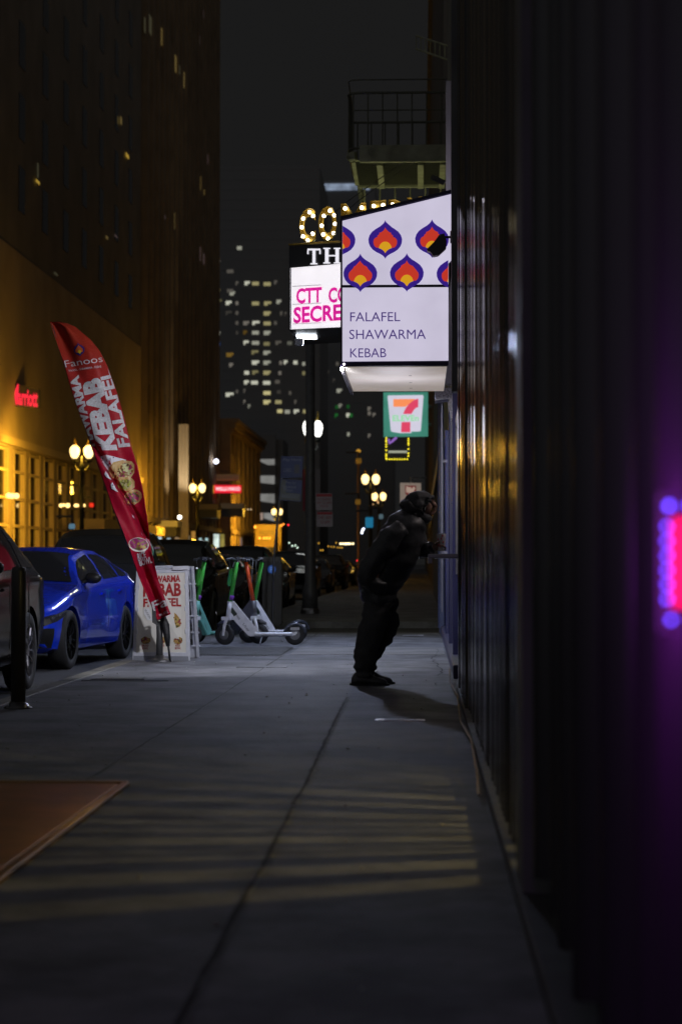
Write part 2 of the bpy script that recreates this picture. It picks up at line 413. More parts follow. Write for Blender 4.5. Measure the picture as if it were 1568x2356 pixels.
# LED window sign
ls = thing('led_sign', 'red LED window sign ringed by blue LED dots, far right edge of the photo', 'sign', (.325, 2.86, 0))
zt, zb = P(1530, 1195, 2.86).z, P(1530, 1395, 2.86).z
bm = B(); box(bm, -.004, .33, .012, .03, zb-.035, zt+.035); obj('case', bm, m_black, ls)
bm = B(); box(bm, .012, .30, -.004, .011, zb, zt); obj('red_panel', bm, glow('led_red', (1, .004, .07), 2.0), ls)
bm = B()
n = 6
dots = [(.003, zb + (zt-zb)*(i+.5)/n, .0036) for i in range(n)] + [(.006+i*.027, zt+.018, .0045) for i in range(6)] + [(.008+i*.027, zb-.018, .0036) for i in range(6)]
bm.free()
for dx, dz, dr in dots:
    bm = B(); sphere(bm, (dx, -.002, dz), dr, 1); obj('led_dot', bm, glow('led_blue', (.10, .05, 1), 9), ls)
pl('led_light', (-.15, -.06, (zt+zb)/2), (.42, .03, .70), 8, .06, parent=ls)

# ================================================================== KEBAB SHOP + BUILDINGS ON THE RIGHT
kb = thing('kebab_shop_building', 'kebab shop building on the right with a serving window the person leans into', 'building', (.45, 20, 0))
K0 = Vector((.45, 20, 0))
m_navy = mat('navy_paint', (.03, .03, .09), .35, noise=.2, nscale=3)
m_lilac = mat('pale_plaster', (.42, .39, .42), .7, noise=.2, nscale=2)
bm = B()
lbox(bm, .46, 11, 18.4, 20.6, 2.6, 13, K0); lbox(bm, .42, 11, 20.6, 33.2, 2.95, 13, K0); lbox(bm, .46, 11, 18.4, 22.4, 0, .95, K0); lbox(bm, .46, 2.6, 18.4, 18.55, .953, 2.597, K0)
lbox(bm, .46, 11, 22.4, 33.2, 0, 2.95, K0); lbox(bm, 2.6, 11, 18.4, 22.4, .953, 2.597, K0)
obj('wall', bm, m_dark, kb)
bm = B()
for y in (18.42, 22.3, 25.4, 29.0, 32.9):
    bm = B(); lbox(bm, .33, .46, y, y+.16, 0, 2.9, K0); bevel(bm, .008, 1); obj('pilaster', bm, m_navy, kb)
bm = B(); lbox(bm, .285, .42, 23.8, 24.1, 3.1, 6.5, K0); obj('plaster_strip', bm, m_lilac, kb)
bm = B(); lbox(bm, .36, .40, 20.4, 20.45, .97, 2.6, K0); lbox(bm, .36, .40, 22.22, 22.27, .97, 2.6, K0); lbox(bm, .36, .40, 18.6, 22.22, 2.5, 2.6, K0)
for y in (20.7, 21.5): lbox(bm, .37, .395, y, y+.03, .97, 2.5, K0)
obj('window_frame', bm, m_steel, kb)
bm = B(); lbox(bm, .06, .46, 18.5, 20.4, 1.13, 1.165, K0); lbox(bm, .06, .10, 18.5, 20.4, 1.08, 1.13, K0); bevel(bm, .005, 1)
obj('ledge', bm, m_steel, kb)
bm = B(); lbox(bm, .30, .42, 20, 33, 0, .13, K0); bevel(bm, .01, 1); obj('plinth', bm, m_navy, kb)
# pipe run and debris along the foot of the wall
bm = B()
tube(bm, [(.27, 20, .10), (.25, 18.4, .05), (.275, 16, .09), (.26, 14, .045), (.285, 12.2, .08), (.275, 10.4, .05), (.26, 9.6, .04)], .008, 6)
tag(obj('conduit', bm, mat('worn_conduit', (.14, .14, .145), .4, .5, noise=.4, nscale=7)), 'thin worn conduit running along the foot of the right wall', 'pipe')

def cup(loc):
    t = thing('paper_cup', 'white paper cup with a red print held over the window ledge', 'cup', loc)
    bm = B(); lathe(bm, [(.028, 0), (.030, .004), (.041, .145), (.043, .15), (.043, .155), (.038, .155), (.036, .14)], 20)
    obj('cup_body', bm, mat('cup_paper', (.8, .78, .8), .5), t, True)
    bm = B()
    for k in range(7):
        a = R(-150+k*14); zz = .05+.045*math.sin(k*1.7)+.01*k
        r = .0315+.0105*(zz/.15)
        sphere(bm, (r*math.cos(a), r*math.sin(a), zz), .007, 1, (1, 1, 1.6))
    obj('red_print', bm, mat('cup_red', (.6, .02, .05), .5), t)
    return t

# ---------------- the big blade sign
YS = 20.0
bs = thing('blade_sign', 'large white illuminated blade sign with lantern emblems reading FALAFEL SHAWARMA KEBAB', 'sign', (0, YS, 0))
S0 = Vector((0, YS, 0))
def PS(px, py, dy=0): 
    return P(px, py, YS) - S0 + Vector((0, dy, 0))
m_frame = mat('violet_frame', (.025, .018, .07), .3, noise=.1)
# outline of the box, front (px) -> back at YS+2.9
outl = [(783, 502), (1041, 439), (1041, 600), (1031, 606), (1031, 834), (783, 838)]
bm = B(); fr = [PS(*p, .03) for p in outl]; poly(bm, fr, 0, 2.9, (0, 1, 0))
obj('case', bm, m_frame, bs)
# frame bars proud of the face
def bar(bm, a, b, w, d=.03):
    a, b = PS(*a), PS(*b); t = (b-a).normalized(); n = Vector((-t.z, 0, t.x))*w/2
    poly(bm, [a-n, b-n, b+n, a+n], 0, .028, (0, 1, 0))
bm = B(); 
for a, b, w in (((783.5, 501), (1041, 438.5), .030), ((785, 836), (785, 503), .018), ((1031, 836), (783, 838.5), .036), ((1039.6, 598), (1039.6, 441), .012)):
    bar(bm, a, b, w)
obj('frame', bm, m_frame, bs)
face = [(787, 507), (1038.5, 445), (1038.5, 597), (1031, 605), (1031, 829), (787, 831)]
m_face = mat('sign_face', (.5, .5, .5), .25, emit=(.56, .52, .66), es=1.0, noise=.07, nscale=2.2, spec=.2)
bm = B(); poly(bm, [PS(*p, .014) for p in face], 0, .014, (0, 1, 0)); obj('face_panel', bm, m_face, bs)
bm = B(); box(bm, PS(787, 0).x, PS(1031, 0).x, .004, .013, PS(0, 665).z, PS(0, 659).z); obj('divider', bm, m_frame, bs)
def motif(cx, cy, hw, hh, kind):
    """lantern outline as px points"""
    pts = []
    if kind == 0:   # pointed drop at both ends
        prof = [(0, 1), (.05, .90), (.14, .80), (.30, .68), (.55, .55), (.78, .40), (.93, .22), (1, .02), (.98, -.18), (.90, -.36), (.74, -.53), (.52, -.66), (.30, -.75), (.14, -.84), (.05, -.92), (0, -1)]
    elif kind == 1:  # scalloped inner flame
        prof = [(0, 1), (.06, .86), (.16, .72), (.32, .60), (.50, .54), (.50, .42), (.66, .30), (.66, .18), (.84, .12), (.96, -.02), (1, -.2), (.98, -.4), (.90, -.58), (.76, -.70), (.58, -.72), (.4, -.60), (.2, -.60), (0, -.6)]
    else:            # half disc with point
        prof = [(0, .72), (.3, .68), (.58, .52), (.82, .26), (.96, -.05), (1, -.25), (.7, -.35), (.4, -.52), (.16, -.75), (0, -1)]
    right = [(cx+hw*x, cy-hh*y) for x, y in prof]; left = [(cx-hw*x, cy-hh*y) for x, y in prof[::-1][1:-1]]
    return right+left
def clip(pts, a, b):
    out = []; side = lambda p: (b[0]-a[0])*(p[1]-a[1]) - (b[1]-a[1])*(p[0]-a[0])
    for i in range(len(pts)):
        p, q = pts[i], pts[(i+1) % len(pts)]; sp_, sq = side(p), side(q)
        if sp_ >= 0: out.append(p)
        if (sp_ >= 0) != (sq >= 0):
            t_ = sp_/(sp_-sq); out.append((p[0]+(q[0]-p[0])*t_, p[1]+(q[1]-p[1])*t_))
    return out
m_mb = mat('emblem_blue', (.03, .01, .15), .3, emit=(.030, .010, .20), es=1.0)
m_mr = mat('emblem_red', (.5, .04, .02), .3, emit=(.50, .035, .018), es=1.0)
m_my = mat('emblem_yellow', (.6, .3, .02), .3, emit=(.62, .31, .012), es=1.0)
cs = [(778.3, 550.4), (885.7, 550.4), (993.2, 548.5), (828.4, 627.3), (935.3, 626.5), (1042.5, 628)]
for cx, cy in cs:
    par = bs
    for kk, (hw, hh, dy) in enumerate(((38.8, 44.5, 0), (27.3, 27.5, -.5), (14.8, 15.5, 16.3))):
        p = motif(cx, cy + dy, hw, hh, kk)
        p = clip(p, (787.5, 900), (787.5, 400)); xr = 1030.5 if cy > 600 else 1038
        if p: p = clip(p, (xr, 400), (xr, 900))
        if len(p) > 2:
            bm = B(); poly(bm, [PS(x, y, .002-.003*kk) for x, y in p], 0)
            bmesh.ops.triangulate(bm, faces=bm.faces[:])
            for f in bm.faces:
                if f.normal.y > 0: f.normal_flip()
            o = obj(('lantern_emblem', 'emblem_flame', 'emblem_core')[kk], bm, (m_mb, m_mr, m_my)[kk], par)
            if kk == 0: par = o
m_let = mat('violet_letters', (.03, .015, .12), .3, emit=(.055, .03, .16), es=1.)
for s, x0, x1, y0, y1 in (('FALAFEL', 805, 920, 739, 718), ('SHAWARMA', 803, 979, 780, 758), ('KEBAB', 805, 888, 822, 801)):
    bm = B(); text(bm, s, quadmap(PS(x0, y0, .006), PS(x1, y0-.5, .006), PS(x0, y1, .006)), .0); obj('lettering', bm, m_let, bs)
# glowing lower diffuser (box underside)
z0 = PS(0, 838).z
bm = B(); box(bm, -.725, .245, .06, 2.86, z0-.035, z0-.002)
for y in (.9, 1.9): pass
obj('diffuser', bm, mat('sign_diffuser', (.7, .66, .6), .5, emit=(.24, .20, .165), es=1.0, noise=.12, nscale=1.5), bs)
bm = B(); box(bm, -.757, -.728, .02, 2.93, z0-.07, z0); box(bm, -.757, .25, .02, .05, z0-.03, z0-.001)
for y in (.95, 1.75, 2.45): box(bm, -.12, -.09, y, y+.02, z0-.037, z0-.035)
obj('edge_trim', bm, mat('weathered_trim', (.10, .09, .10), .6, noise=.5, nscale=20), bs)
bm = B(); sphere(bm, PS(791, 838, -.01), .012, 2); obj('corner_lamp', bm, glow('tiny_white', (1, .85, 1), 3), bs)
pl('sign_light', (-.25, 1.4, z0-.6), (.80, .80, 1.0), 15, .3, parent=bs)
cq = PS(795, 840, -.01)
pl('corner_spot', cq+Vector((-.06, -.02, -.06)), (.88, .90, 1.0), 430, .06, spot=120, parent=bs, aim=Vector((-3.5, 24.4, .9))-S0, blend=.6)
pl('strip_fill_light', Vector((-.4, 3.3, 4.9)), (.85, .80, .95), 14, .2, parent=bs)  # added point light, brightens the plaster strip above the sign
# security floodlight silhouetted in front of the sign
fl = thing('floodlight', 'black floodlight on a wall bracket silhouetted against the white blade sign', 'lamp', tuple(P(1036, 545, 19.0)))
bm = B(); tube(bm, [(0, 0, 0), (-.04, 0, .0), (-.07, 0, -.005)], .011, 8); box(bm, -.004, .012, -.04, .04, -.05, .05); obj('bracket', bm, m_black, fl)
bm = B()
prof = [(-.06, .012), (-.05, .028), (-.10, .018), (-.145, -.045), (-.215, -.115), (-.205, -.13), (-.175, -.135), (-.16, -.175), (-.11, -.165), (-.04, -.10), (-.035, -.04)]
poly(bm, [(x, -.05, z) for x, z in prof], 0, .12, (0, 1, 0)); bevel(bm, .006, 1); obj('lamp_head', bm, m_black, fl)

# ---------------- comedy marquee
cm = thing('theatre_marquee', 'theatre marquee with bulb lit golden letters and a white letter board with magenta text', 'marquee', (0, 27.5, 0))
M0 = Vector((0, 27.5, 0))
def PM(px, py, d=0):
    """point on the slightly turned marquee face"""
    Yf = 27.6 - (px-667)*.0042
    v = P(px, py, Yf) - M0; v.y += d; return v
bm = B()
fr = [PM(664, 562, .06), PM(1000, 543, .06), PM(1000, 736, .06), PM(664, 757, .06)]; poly(bm, fr, 0, 1.95, (0, 1, 0))
obj('cabinet', bm, mat('marquee_black', (.012, .012, .014), .4), cm)
bm = B(); poly(bm, [PM(667, 615.5, .03), PM(1000, 587, .03), PM(1000, 741, .03), PM(667, 756.5, .03)], 0, .025, (0, 1, 0))
obj('letter_board', bm, mat('board_white', (.8, .8, .8), .3, emit=(.84, .80, .84), es=1., noise=.04, nscale=4), cm)
bm = B()
for y0, y1 in ((658.5, 652), (700, 694), (745, 740)):
    a, b = PM(672, y0, .02), PM(800, y1, .02); poly(bm, [a, b, b+Vector((0, 0, .006)), a+Vector((0, 0, .006))], 0, .008, (0, 1, 0))
a, b = PM(667.5, 756, .02), PM(667.5, 616, .02); poly(bm, [a, a+Vector((.012, 0, 0)), b+Vector((.012, 0, 0)), b], 0, .008, (0, 1, 0))
obj('rail', bm, mat('rail_grey', (.25, .25, .3), .5), cm)
bm = B()
for s, x0, x1, y0, y1 in (('CTT', 681, 740, 699, 663), ('CO', 755, 800, 697, 661), ('SECRETS', 674.5, 828, 744, 706)):
    k = (x1-x0)/116*8.5
    text(bm, s, quadmap(PM(x0, y0, .012), PM(x1, y0-k*.9, .012), PM(x0, y1, .012), PM(x1, y1-k*.95, .012)), .035)
obj('changeable_letters', bm, mat('magenta_letters', (.5, .01, .2), .4, emit=(.60, .012, .27), es=1., noise=.25, nscale=25), cm)
bm = B()
# serif T and H
def serif(bm, x0, x1, y0, y1, rects):
    for (a, b, c, d) in rects:
        poly(bm, [PM(x0+(x1-x0)*a, y1+(y0-y1)*d-(x0-700)*.05, .03), PM(x0+(x1-x0)*b, y1+(y0-y1)*d-(x0-700)*.05, .03), PM(x0+(x1-x0)*b, y1+(y0-y1)*c-(x0-700)*.05, .03), PM(x0+(x1-x0)*a, y1+(y0-y1)*c-(x0-700)*.05, .03)], 0, .02, (0, 1, 0))
serif(bm, 706, 737, 607, 571, [(.02, .98, 0, .10), (0, .10, .10, .34), (.90, 1, .10, .34), (.39, .61, .10, .93), (.24, .76, .93, 1)])
serif(bm, 743, 783, 607, 571, [(0, .40, 0, .07), (.60, 1, 0, .07), (0, .40, .93, 1), (.60, 1, .93, 1), (.10, .30, .07, .93), (.70, .90, .07, .93), (.30, .70, .46, .54)])
serif(bm, 790, 818, 607, 571, [(0, .9, 0, .08), (0, .9, .92, 1), (.1, .35, .08, .92), (.35, .8, .46, .54), (.86, .96, .08, .3), (.86, .96, .7, .92)])
obj('white_lettering', bm, glow('letter_white', (.86, .84, .92), 1.), cm)
# golden bulb letters, deep channel shells
LET = [('C', 689, 725, 558, 480, [(.62,.90),(.84,.78),(.22,.72),(.12,.47),(.20,.20),(.82,.26),(.50,.07)]),
       ('O', 733, 774, 554, 475, [(.62,.88),(.28,.74),(.86,.74),(.16,.46),(.90,.49),(.24,.20),(.82,.22),(.52,.07)]),
       ('M', 784, 842, 552, 468, [(.16,.88),(.82,.88),(.16,.5),(.82,.5)]),
       ('E', 851, 888, 548, 462, [(.22,.88),(.80,.88),(.22,.5)]),
       ('D', 893, 930, 545, 459, [(.25,.88),(.75,.80)]),
       ('Y', 936, 972, 543, 454, [(.14,.88),(.86,.88)])]
for ch, x0, x1, y0, y1, bulbs in LET:
    fn0 = quadmap(PM(x0, y0, .0), PM(x1, y0-2, .0), PM(x0, y1, .0), PM(x1, y1-3, .0), (0, 1, 0))
    vs, fs = text_geo(ch, .035, 0)
    bm = B(); nv = [bm.verts.new(fn0(u, v, .10)) for u, v, w in vs]
    fcs = [bm.faces.new([nv[i] for i in f]) for f in fs]
    bnd = [e for e in bm.edges if e.is_boundary]
    ret = bmesh.ops.extrude_edge_only(bm, edges=bnd)
    for v in [g for g in ret['geom'] if isinstance(g, bmesh.types.BMVert)]: v.co.y -= .10
    lt = obj('marquee_letter', bm, m_gold, cm)
    md = lt.modifiers.new('s', 'SOLIDIFY'); md.thickness = .008; md.offset = 0
    for u, v in bulbs:
        bm = B(); sphere(bm, fn0(u, v, .05), .025, 2); obj('bulb', bm, glow('marquee_bulb', (1, .90, .66), 6), lt)
    c = fn0(.5, .5, -.02)
    if ch in 'CO': pl('bulb_light', c, (1, .83, .45), 2.2, .12, parent=cm)
bm = B(); tube(bm, [PM(664, 562, .02), PM(1000, 542, .02)], .012, 6); obj('top_rail', bm, m_gold, cm)
# underside with its downlight and a small camera box
cl_ = P(705, 774.5, 28.3) - M0
bm = B(); box(bm, -.13, .13, -.16, .20, -.012, .012, M=Matrix.Translation(cl_)); obj('downlight', bm, glow('downlight', (.85, .92, 1.0), 5), cm)
pl('marquee_spot', cl_+Vector((0, 0, -.08)), (.58, .68, 1.0), 560, .12, spot=150, parent=cm, aim=cl_+Vector((.2, -.9, -3)))
cb = P(687.5, 787, 28.2) - M0
bm = B(); box(bm, -.055, .055, -.06, .06, -.045, .045, M=Matrix.Translation(cb)); bevel(bm, .008, 1); tube(bm, [cb+Vector((0, 0, .04)), cb+Vector((0, 0, .13))], .01, 6)
obj('camera_box', bm, mat('box_grey', (.2, .2, .21), .6), cm)
pl('balcony_fill_light', Vector((-.5, 7.9, PM(0, 580).z-.2)), (.80, .80, .42), 75, .3, parent=cm)  # added point light with no fixture, brightens the balcony's underside

# ---------------- fire escape balcony
YF = 34.0
fe = thing('fire_escape', 'olive painted fire escape balcony with slatted floor high on the right facade', 'fire escape', (0, YF, 0))
F0 = Vector((0, YF, 0))
def PF(px, py, y=0): return P(px, py, YF+y) - F0
zf = PF(0, 372).z; xl = PF(798, 372).x; xr = .42; dp = 2.3
m_olive = mat('olive_paint', (.30, .30, .19), .6, noise=.3, nscale=5)
bm = B()
k = 0; y = .10
while y < dp-.1:
    box(bm, xl+.12, xr, y, y+.125, zf, zf+.012); y += .14
obj('floor_slats', bm, m_olive, fe)
bm = B(); y = .10
while y < dp-.2: box(bm, xl+.13, xr, y+.10, y+.138, zf-.022, zf-.003); y += .14
obj('slat_gap_shade', bm, mat('gap_shade_dark', (.05, .05, .035), .8), fe)  # dark strips stand in for the shaded gaps between slats
bm = B()
box(bm, xl+.20, xr, -.05, .06, zf-.05, zf+.22); box(bm, xl+.10, xr, dp-.08, dp, zf-.06, zf+.10)
box(bm, xl+.06, xl+.13, .12, dp-.08, zf-.03, zf+.14)
for x in (xl+.52, .0, .36): box(bm, x-.05, x+.05, .06, dp-.08, zf-.09, zf-.004)
tube(bm, [(xl+.14, .03, zf+.06), (xl+.08, .05, zf+.06), (xl+.06, .14, zf+.06)], .08, 8)
bevel(bm, .006, 1); obj('floor_frame', bm, mat('olive_frame', (.28, .28, .18), .6, noise=.3, nscale=5), fe)
zr = PF(0, 220).z
bm = B()
for zz, rr in ((zr, .022), (PF(0, 190).z, .012), (zf+.18, .02)):
    tube(bm, [(xr, 0, zz), (xl+.2, 0, zz), (xl+.06, .04, zz), (xl+.02, .16, zz), (xl+.02, dp, zz), (xr, dp, zz)], rr, 8)
for i in range(7):
    x = xl+.10+i*.235; tube(bm, [(x, 0, zf+.18), (x, 0, zr)], .013, 6); tube(bm, [(x, dp, zf+.18), (x, dp, zr)], .013, 6)
for i in range(9):
    y = .2+i*.24; tube(bm, [(xl+.02, y, zf+.18), (xl+.02, y, zr)], .013, 6)
obj('railing', bm, mat('railing_paint', (.10, .10, .07), .6, noise=.2), fe)
# lower flight/landing seen just above the marquee letters
bm = B(); zl = PF(0, 470, 2.0).z
box(bm, xl+.25, xr, 2.3, 3.8, zl-.62, zl-.56)
for i in range(6):
    x = xl+.22+i*.26; tube(bm, [(x, 2.35, zl-.6), (x, 2.35, zl+.45)], .014, 6)
tube(bm, [(xl+.2, 2.35, zl-.2), (xr, 2.35, zl-.2)], .016, 6); tube(bm, [(xl+.3, 2.4, zl-.7), (xl+.15, 2.5, zl+.2), (xl+.12, 2.5, zl+.6)], .05, 8)
obj('lower_landing', bm, m_olive, fe)
# overhead wires
bm = B()
for d in (0, .14):
    tube(bm, [P(930+20*d, 372, 33) + Vector((d, 0, 0)), P(862, 418, 31)+Vector((d, 0, 0)), P(800, 462, 29)+Vector((d, 0, 0)), P(770, 484, 28)+Vector((d, 0, -.02))], .006, 5)
tag(obj('cable', bm, m_black), 'two thin cables crossing below the fire escape', 'cable')
# small wall camera by the fire escape
t = thing('wall_camera', 'small dark security camera on the facade below the fire escape', 'camera', tuple(P(1018, 414, 30)))
bm = B(); tube(bm, [(-.16, 0, .05), (.02, 0, -.04)], .04, 10); obj('camera_body', bm, m_black, t)
bm = B(); tube(bm, [(.0, 0, -.03), (.14, 0, -.05)], .012, 6); sphere(bm, (.10, 0, -.06), .02, 1); obj('arm', bm, m_steel, t)
# upper diagonal stair in the dark
bm = B(); a, b = P(957, 112, 40), P(1034, 138, 38)
tube(bm, [a, b], .02, 6); tube(bm, [a+Vector((0, 0, .25)), b+Vector((0, 0, .25))], .02, 6)
for i in range(8): tube(bm, [a+(b-a)*(i/7), a+(b-a)*(i/7)+Vector((0, 0, .25))], .01, 5)
tag(obj('upper_stair_rail', bm, m_olive), 'diagonal stair rail of the fire escape high in the dark', 'railing')

# ---------------- building beyond the alley, right side
def rb(name, label, y0, y1, x0, h, m, pil=True, cat='building'):
    t = thing(name, label, cat, (x0, y0, 0))
    bm = B(); box(bm, 0, 14, 0, y1-y0, 0, h); obj('wall', bm, m, t)
    n = min(14, int((y1-y0)/3.2)); tm = mat('shop_trim', (.16, .14, .12), .7)
    boxes('pilaster', [(-.12, -.003, i*(y1-y0-.4)/n, i*(y1-y0-.4)/n+.4, .0, h*.97) for i in range(n+1)], tm, t)
    boxes('window', [(-.02, -.004, (i+.5)*(y1-y0)/n-.7, (i+.5)*(y1-y0)/n+.9, z+.9, z+2.6) for z in [3.4+3.3*k for k in range(int((h-4)/3.3))] for i in range(n)][:95], m_glass, t)
    bm = B(); box(bm, -.3, 0, 0, y1-y0, h, h+.4); box(bm, -.2, -.003, 0, y1-y0, 3.1, 3.4); obj('cornice', bm, m_dark, t)
    return t
m_brown = mat('brown_brick', (.20, .14, .09), .8, noise=.2, nscale=1)
rb('corner_building', 'dark brown building beyond the alley on the right, behind the green sign', 39.8, 76, .55, 24, m_brown)
rb('tall_building', 'tall dark building further down the right side of the street', 77, 150, .7, 30, m_brown)
rb('far_right_building', 'farthest dark building row on the right near the vanishing point', 152, 420, .9, 26, m_brown)

def granite_corbel():
    t = thing('granite_corbel', 'speckled granite corbel block under the blade sign at the shop corner', 'corbel', (.33, 24.2, 0))
    z = P(1000, 893, 24.2).z
    bm = B()
    poly(bm, [(-.17, 0, z), (.09, 0, z), (.09, 0, z-.30), (.02, 0, z-.34), (-.02, 0, z-.12), (-.17, 0, z-.14)], 0, .5, (0, 1, 0))
    obj('block', bm, mat('granite', (.35, .32, .34), .5, noise=.7, nscale=60), t)
    bm = B(); box(bm, .02, .09, .51, .8, z-1.3, z-.1); obj('bracket', bm, m_navy, t)
granite_corbel()
# bluish jamb at the end of the shop front
bm = B(); box(bm, -.02, .05, 0, .5, .02, 4.6); tube(bm, [(-.03, 0, .1), (-.035, 0, 2.4), (-.03, 0, 4.5)], .012, 6)
tag(obj('door_jamb', bm, mat('blue_jamb', (.09, .11, .22), .35, noise=.2), None, loc=(.30, 32.6, 0)), 'tall bluish jamb at the end of the shop front below the green sign', 'jamb')
bm = B(); box(bm, 0, .012, 0, .06, .5, 4.4); box(bm, .088, .1, 0, .06, .5, 4.4); 
for z in (1.2, 2.3, 3.4): box(bm, .02, .07, .0, .05, z, z+.03)
tag(obj('sliding_gate_track', bm, mat('gate_white', (.22, .21, .26), .35, .3), None, loc=(.245, 25.6, 0)), 'pale vertical gate track on the shop front left of the person\'s face', 'gate')

# ---------------- 7 sign
def sign7():
    Y = 62.0
    t = thing('convenience_sign', 'square green and white illuminated sign with a big orange and red number 7', 'sign', (0, Y, 0)); O = Vector((0, Y, 0))
    q = lambda x, y, d=0: P(x, y, Y) - O + Vector((0, d, 0))
    # crop coords -> px : 846.9+.14 c ; 878.3+.14 c
    cc = lambda cx, cy, d=0: q(846.9+.14*cx, 878.3+.14*cy, d)
    bm = B(); poly(bm, [cc(247, 172), cc(980, 165), cc(980, 888), cc(250, 897)], 0, .35, (0, 1, 0))
    obj('green_case', bm, mat('sign_green', (.05, .25, .18), .4, emit=(.045, .205, .15), es=1., noise=.15, nscale=1.2), t)
    def rr(pts, d, m, nm):
        bm = B(); poly(bm, [cc(x, y, d) for x, y in pts], 0, .02, (0, 1, 0)); bmesh.ops.triangulate(bm, faces=bm.faces[:]); return obj(nm, bm, m, t)
    rr([(330, 225), (890, 218), (905, 232), (904, 250), (862, 795), (855, 808), (840, 816), (708, 818), (706, 842), (525, 845), (527, 820), (390, 822), (375, 812), (368, 795), (316, 250), (318, 235)], -.03, glow('s7_white', (.62, .60, .72), 1., .05), 'white_panel')
    rr([(410, 287), (770, 283), (690, 345), (612, 412), (412, 412)], -.055, glow('s7_orange', (.95, .28, .10), 1.), 'orange_bar')
    arc = [(820, 275), (820, 415)]
    inner = [(785, 430), (750, 460), (722, 495), (708, 530)]; outer = [(573, 530), (590, 480), (618, 428), (660, 372), (715, 325), (765, 295)]
    rr(arc+inner+outer, -.055, glow('s7_red', (.72, .06, .13), 1.), 'red_stroke')
    rr([(545, 662), (690, 662), (688, 830), (537, 830)], -.056, MATS['s7_red'], 'red_stem')
    bm = B(); text(bm, 'ELEVEn', quadmap(cc(398, 650, -.07), cc(826, 648, -.07), cc(398, 552, -.07)), .025); obj('lettering', bm, glow('s7_green', (.27, .72, .35), 1.), t)
    bm = B(); tube(bm, [cc(985, 400, .1), cc(1040, 400, .1)], .05, 6); tube(bm, [cc(985, 700, .1), cc(1040, 700, .1)], .05, 6); obj('bracket', bm, m_steel, t)
sign7()
def dotsign():
    Y = 84.0
    t = thing('neon_dot_sign', 'dark hanging sign framed by yellow light bulbs below the green sign', 'sign', (0, Y, 0)); O = Vector((0, Y, 0))
    q = lambda x, y, d=0: P(x, y, Y) - O + Vector((0, d, 0))
    bm = B(); poly(bm, [q(883, 990), q(944, 990), q(944, 1060), q(883, 1060)], 0, .3, (0, 1, 0)); obj('case', bm, m_black, t)
    pp = [(888, y) for y in (1008, 1013, 1017, 1023, 1028, 1036, 1045, 1049, 1054)] + [(939, y) for y in (1009, 1014, 1019, 1023, 1033, 1043, 1049)] + [(889+i*5.9, 1056.5) for i in range(9)]
    for x_, y_ in pp:
        bm = B(); sphere(bm, q(x_, y_, -.03), .028, 1); obj('bulb', bm, glow('yellow_bulb', (.75, .62, .02), 3.2), t)
    bm = B(); tube(bm, [q(893, 1010, -.03), q(896, 1020, -.03), q(903, 1014, -.03), q(912, 1006, -.03)], .05, 6); obj('purple_script', bm, glow('purple_neon', (.22, .10, .40), 1.2), t)
    bm = B(); tube(bm, [q(893, 1039.5, -.03), q(936, 1039.5, -.03)], .045, 6); obj('white_line', bm, glow('line_white', (.35, .37, .28), 1.), t)
dotsign()
def wsign():
    Y = 72.0
    t = thing('pharmacy_sign', 'pale square sign with a script W on a red shield, above the person\'s hood', 'sign', (0, Y, 0)); O = Vector((0, Y, 0))
    cc = lambda cx, cy, d=0: P(846.9+.14*cx, 878.3+.14*cy, Y) - O + Vector((0, d, 0))
    bm = B(); poly(bm, [cc(520, 1660), cc(865, 1665), cc(868, 2010), cc(520, 2010)], 0, .3, (0, 1, 0)); obj('case', bm, mat('w_case', (.4, .33, .27), .5, emit=(.17, .135, .11), es=1.), t)
    bm = B(); poly(bm, [cc(600, 1705, -.03), cc(785, 1705, -.03), cc(785, 1860, -.03), cc(765, 1885, -.03), cc(672, 1910, -.03), cc(605, 1840, -.03)], 0, .02, (0, 1, 0)); obj('shield', bm, mat('w_red', (.15, .02, .02), .5, emit=(.10, .022, .02), es=1.), t)
    bm = B(); tube(bm, [cc(620, 1745, -.05), cc(650, 1745, -.05), cc(645, 1810, -.05), cc(665, 1815, -.05), cc(700, 1745, -.05), cc(690, 1805, -.05), cc(710, 1812, -.05), cc(745, 1750, -.05), cc(735, 1735, -.05)], .06, 6); obj('letter', bm, glow('w_white', (.35, .25, .2), 1.), t)
    bm = B(); poly(bm, [cc(535, 1945, -.03), cc(860, 1945, -.03), cc(860, 1990, -.03), cc(535, 1990, -.03)], 0, .02, (0, 1, 0)); obj('blue_band', bm, mat('w_blue', (.05, .06, .2), .5, emit=(.06, .065, .12), es=1.), t)
    bm = B(); tube(bm, [cc(700, 1660, .15), cc(700, 1560, .15)], .03, 6); tube(bm, [cc(700, 1575, .15), cc(960, 1575, .15)], .03, 6); obj('bracket', bm, m_steel, t)
wsign()

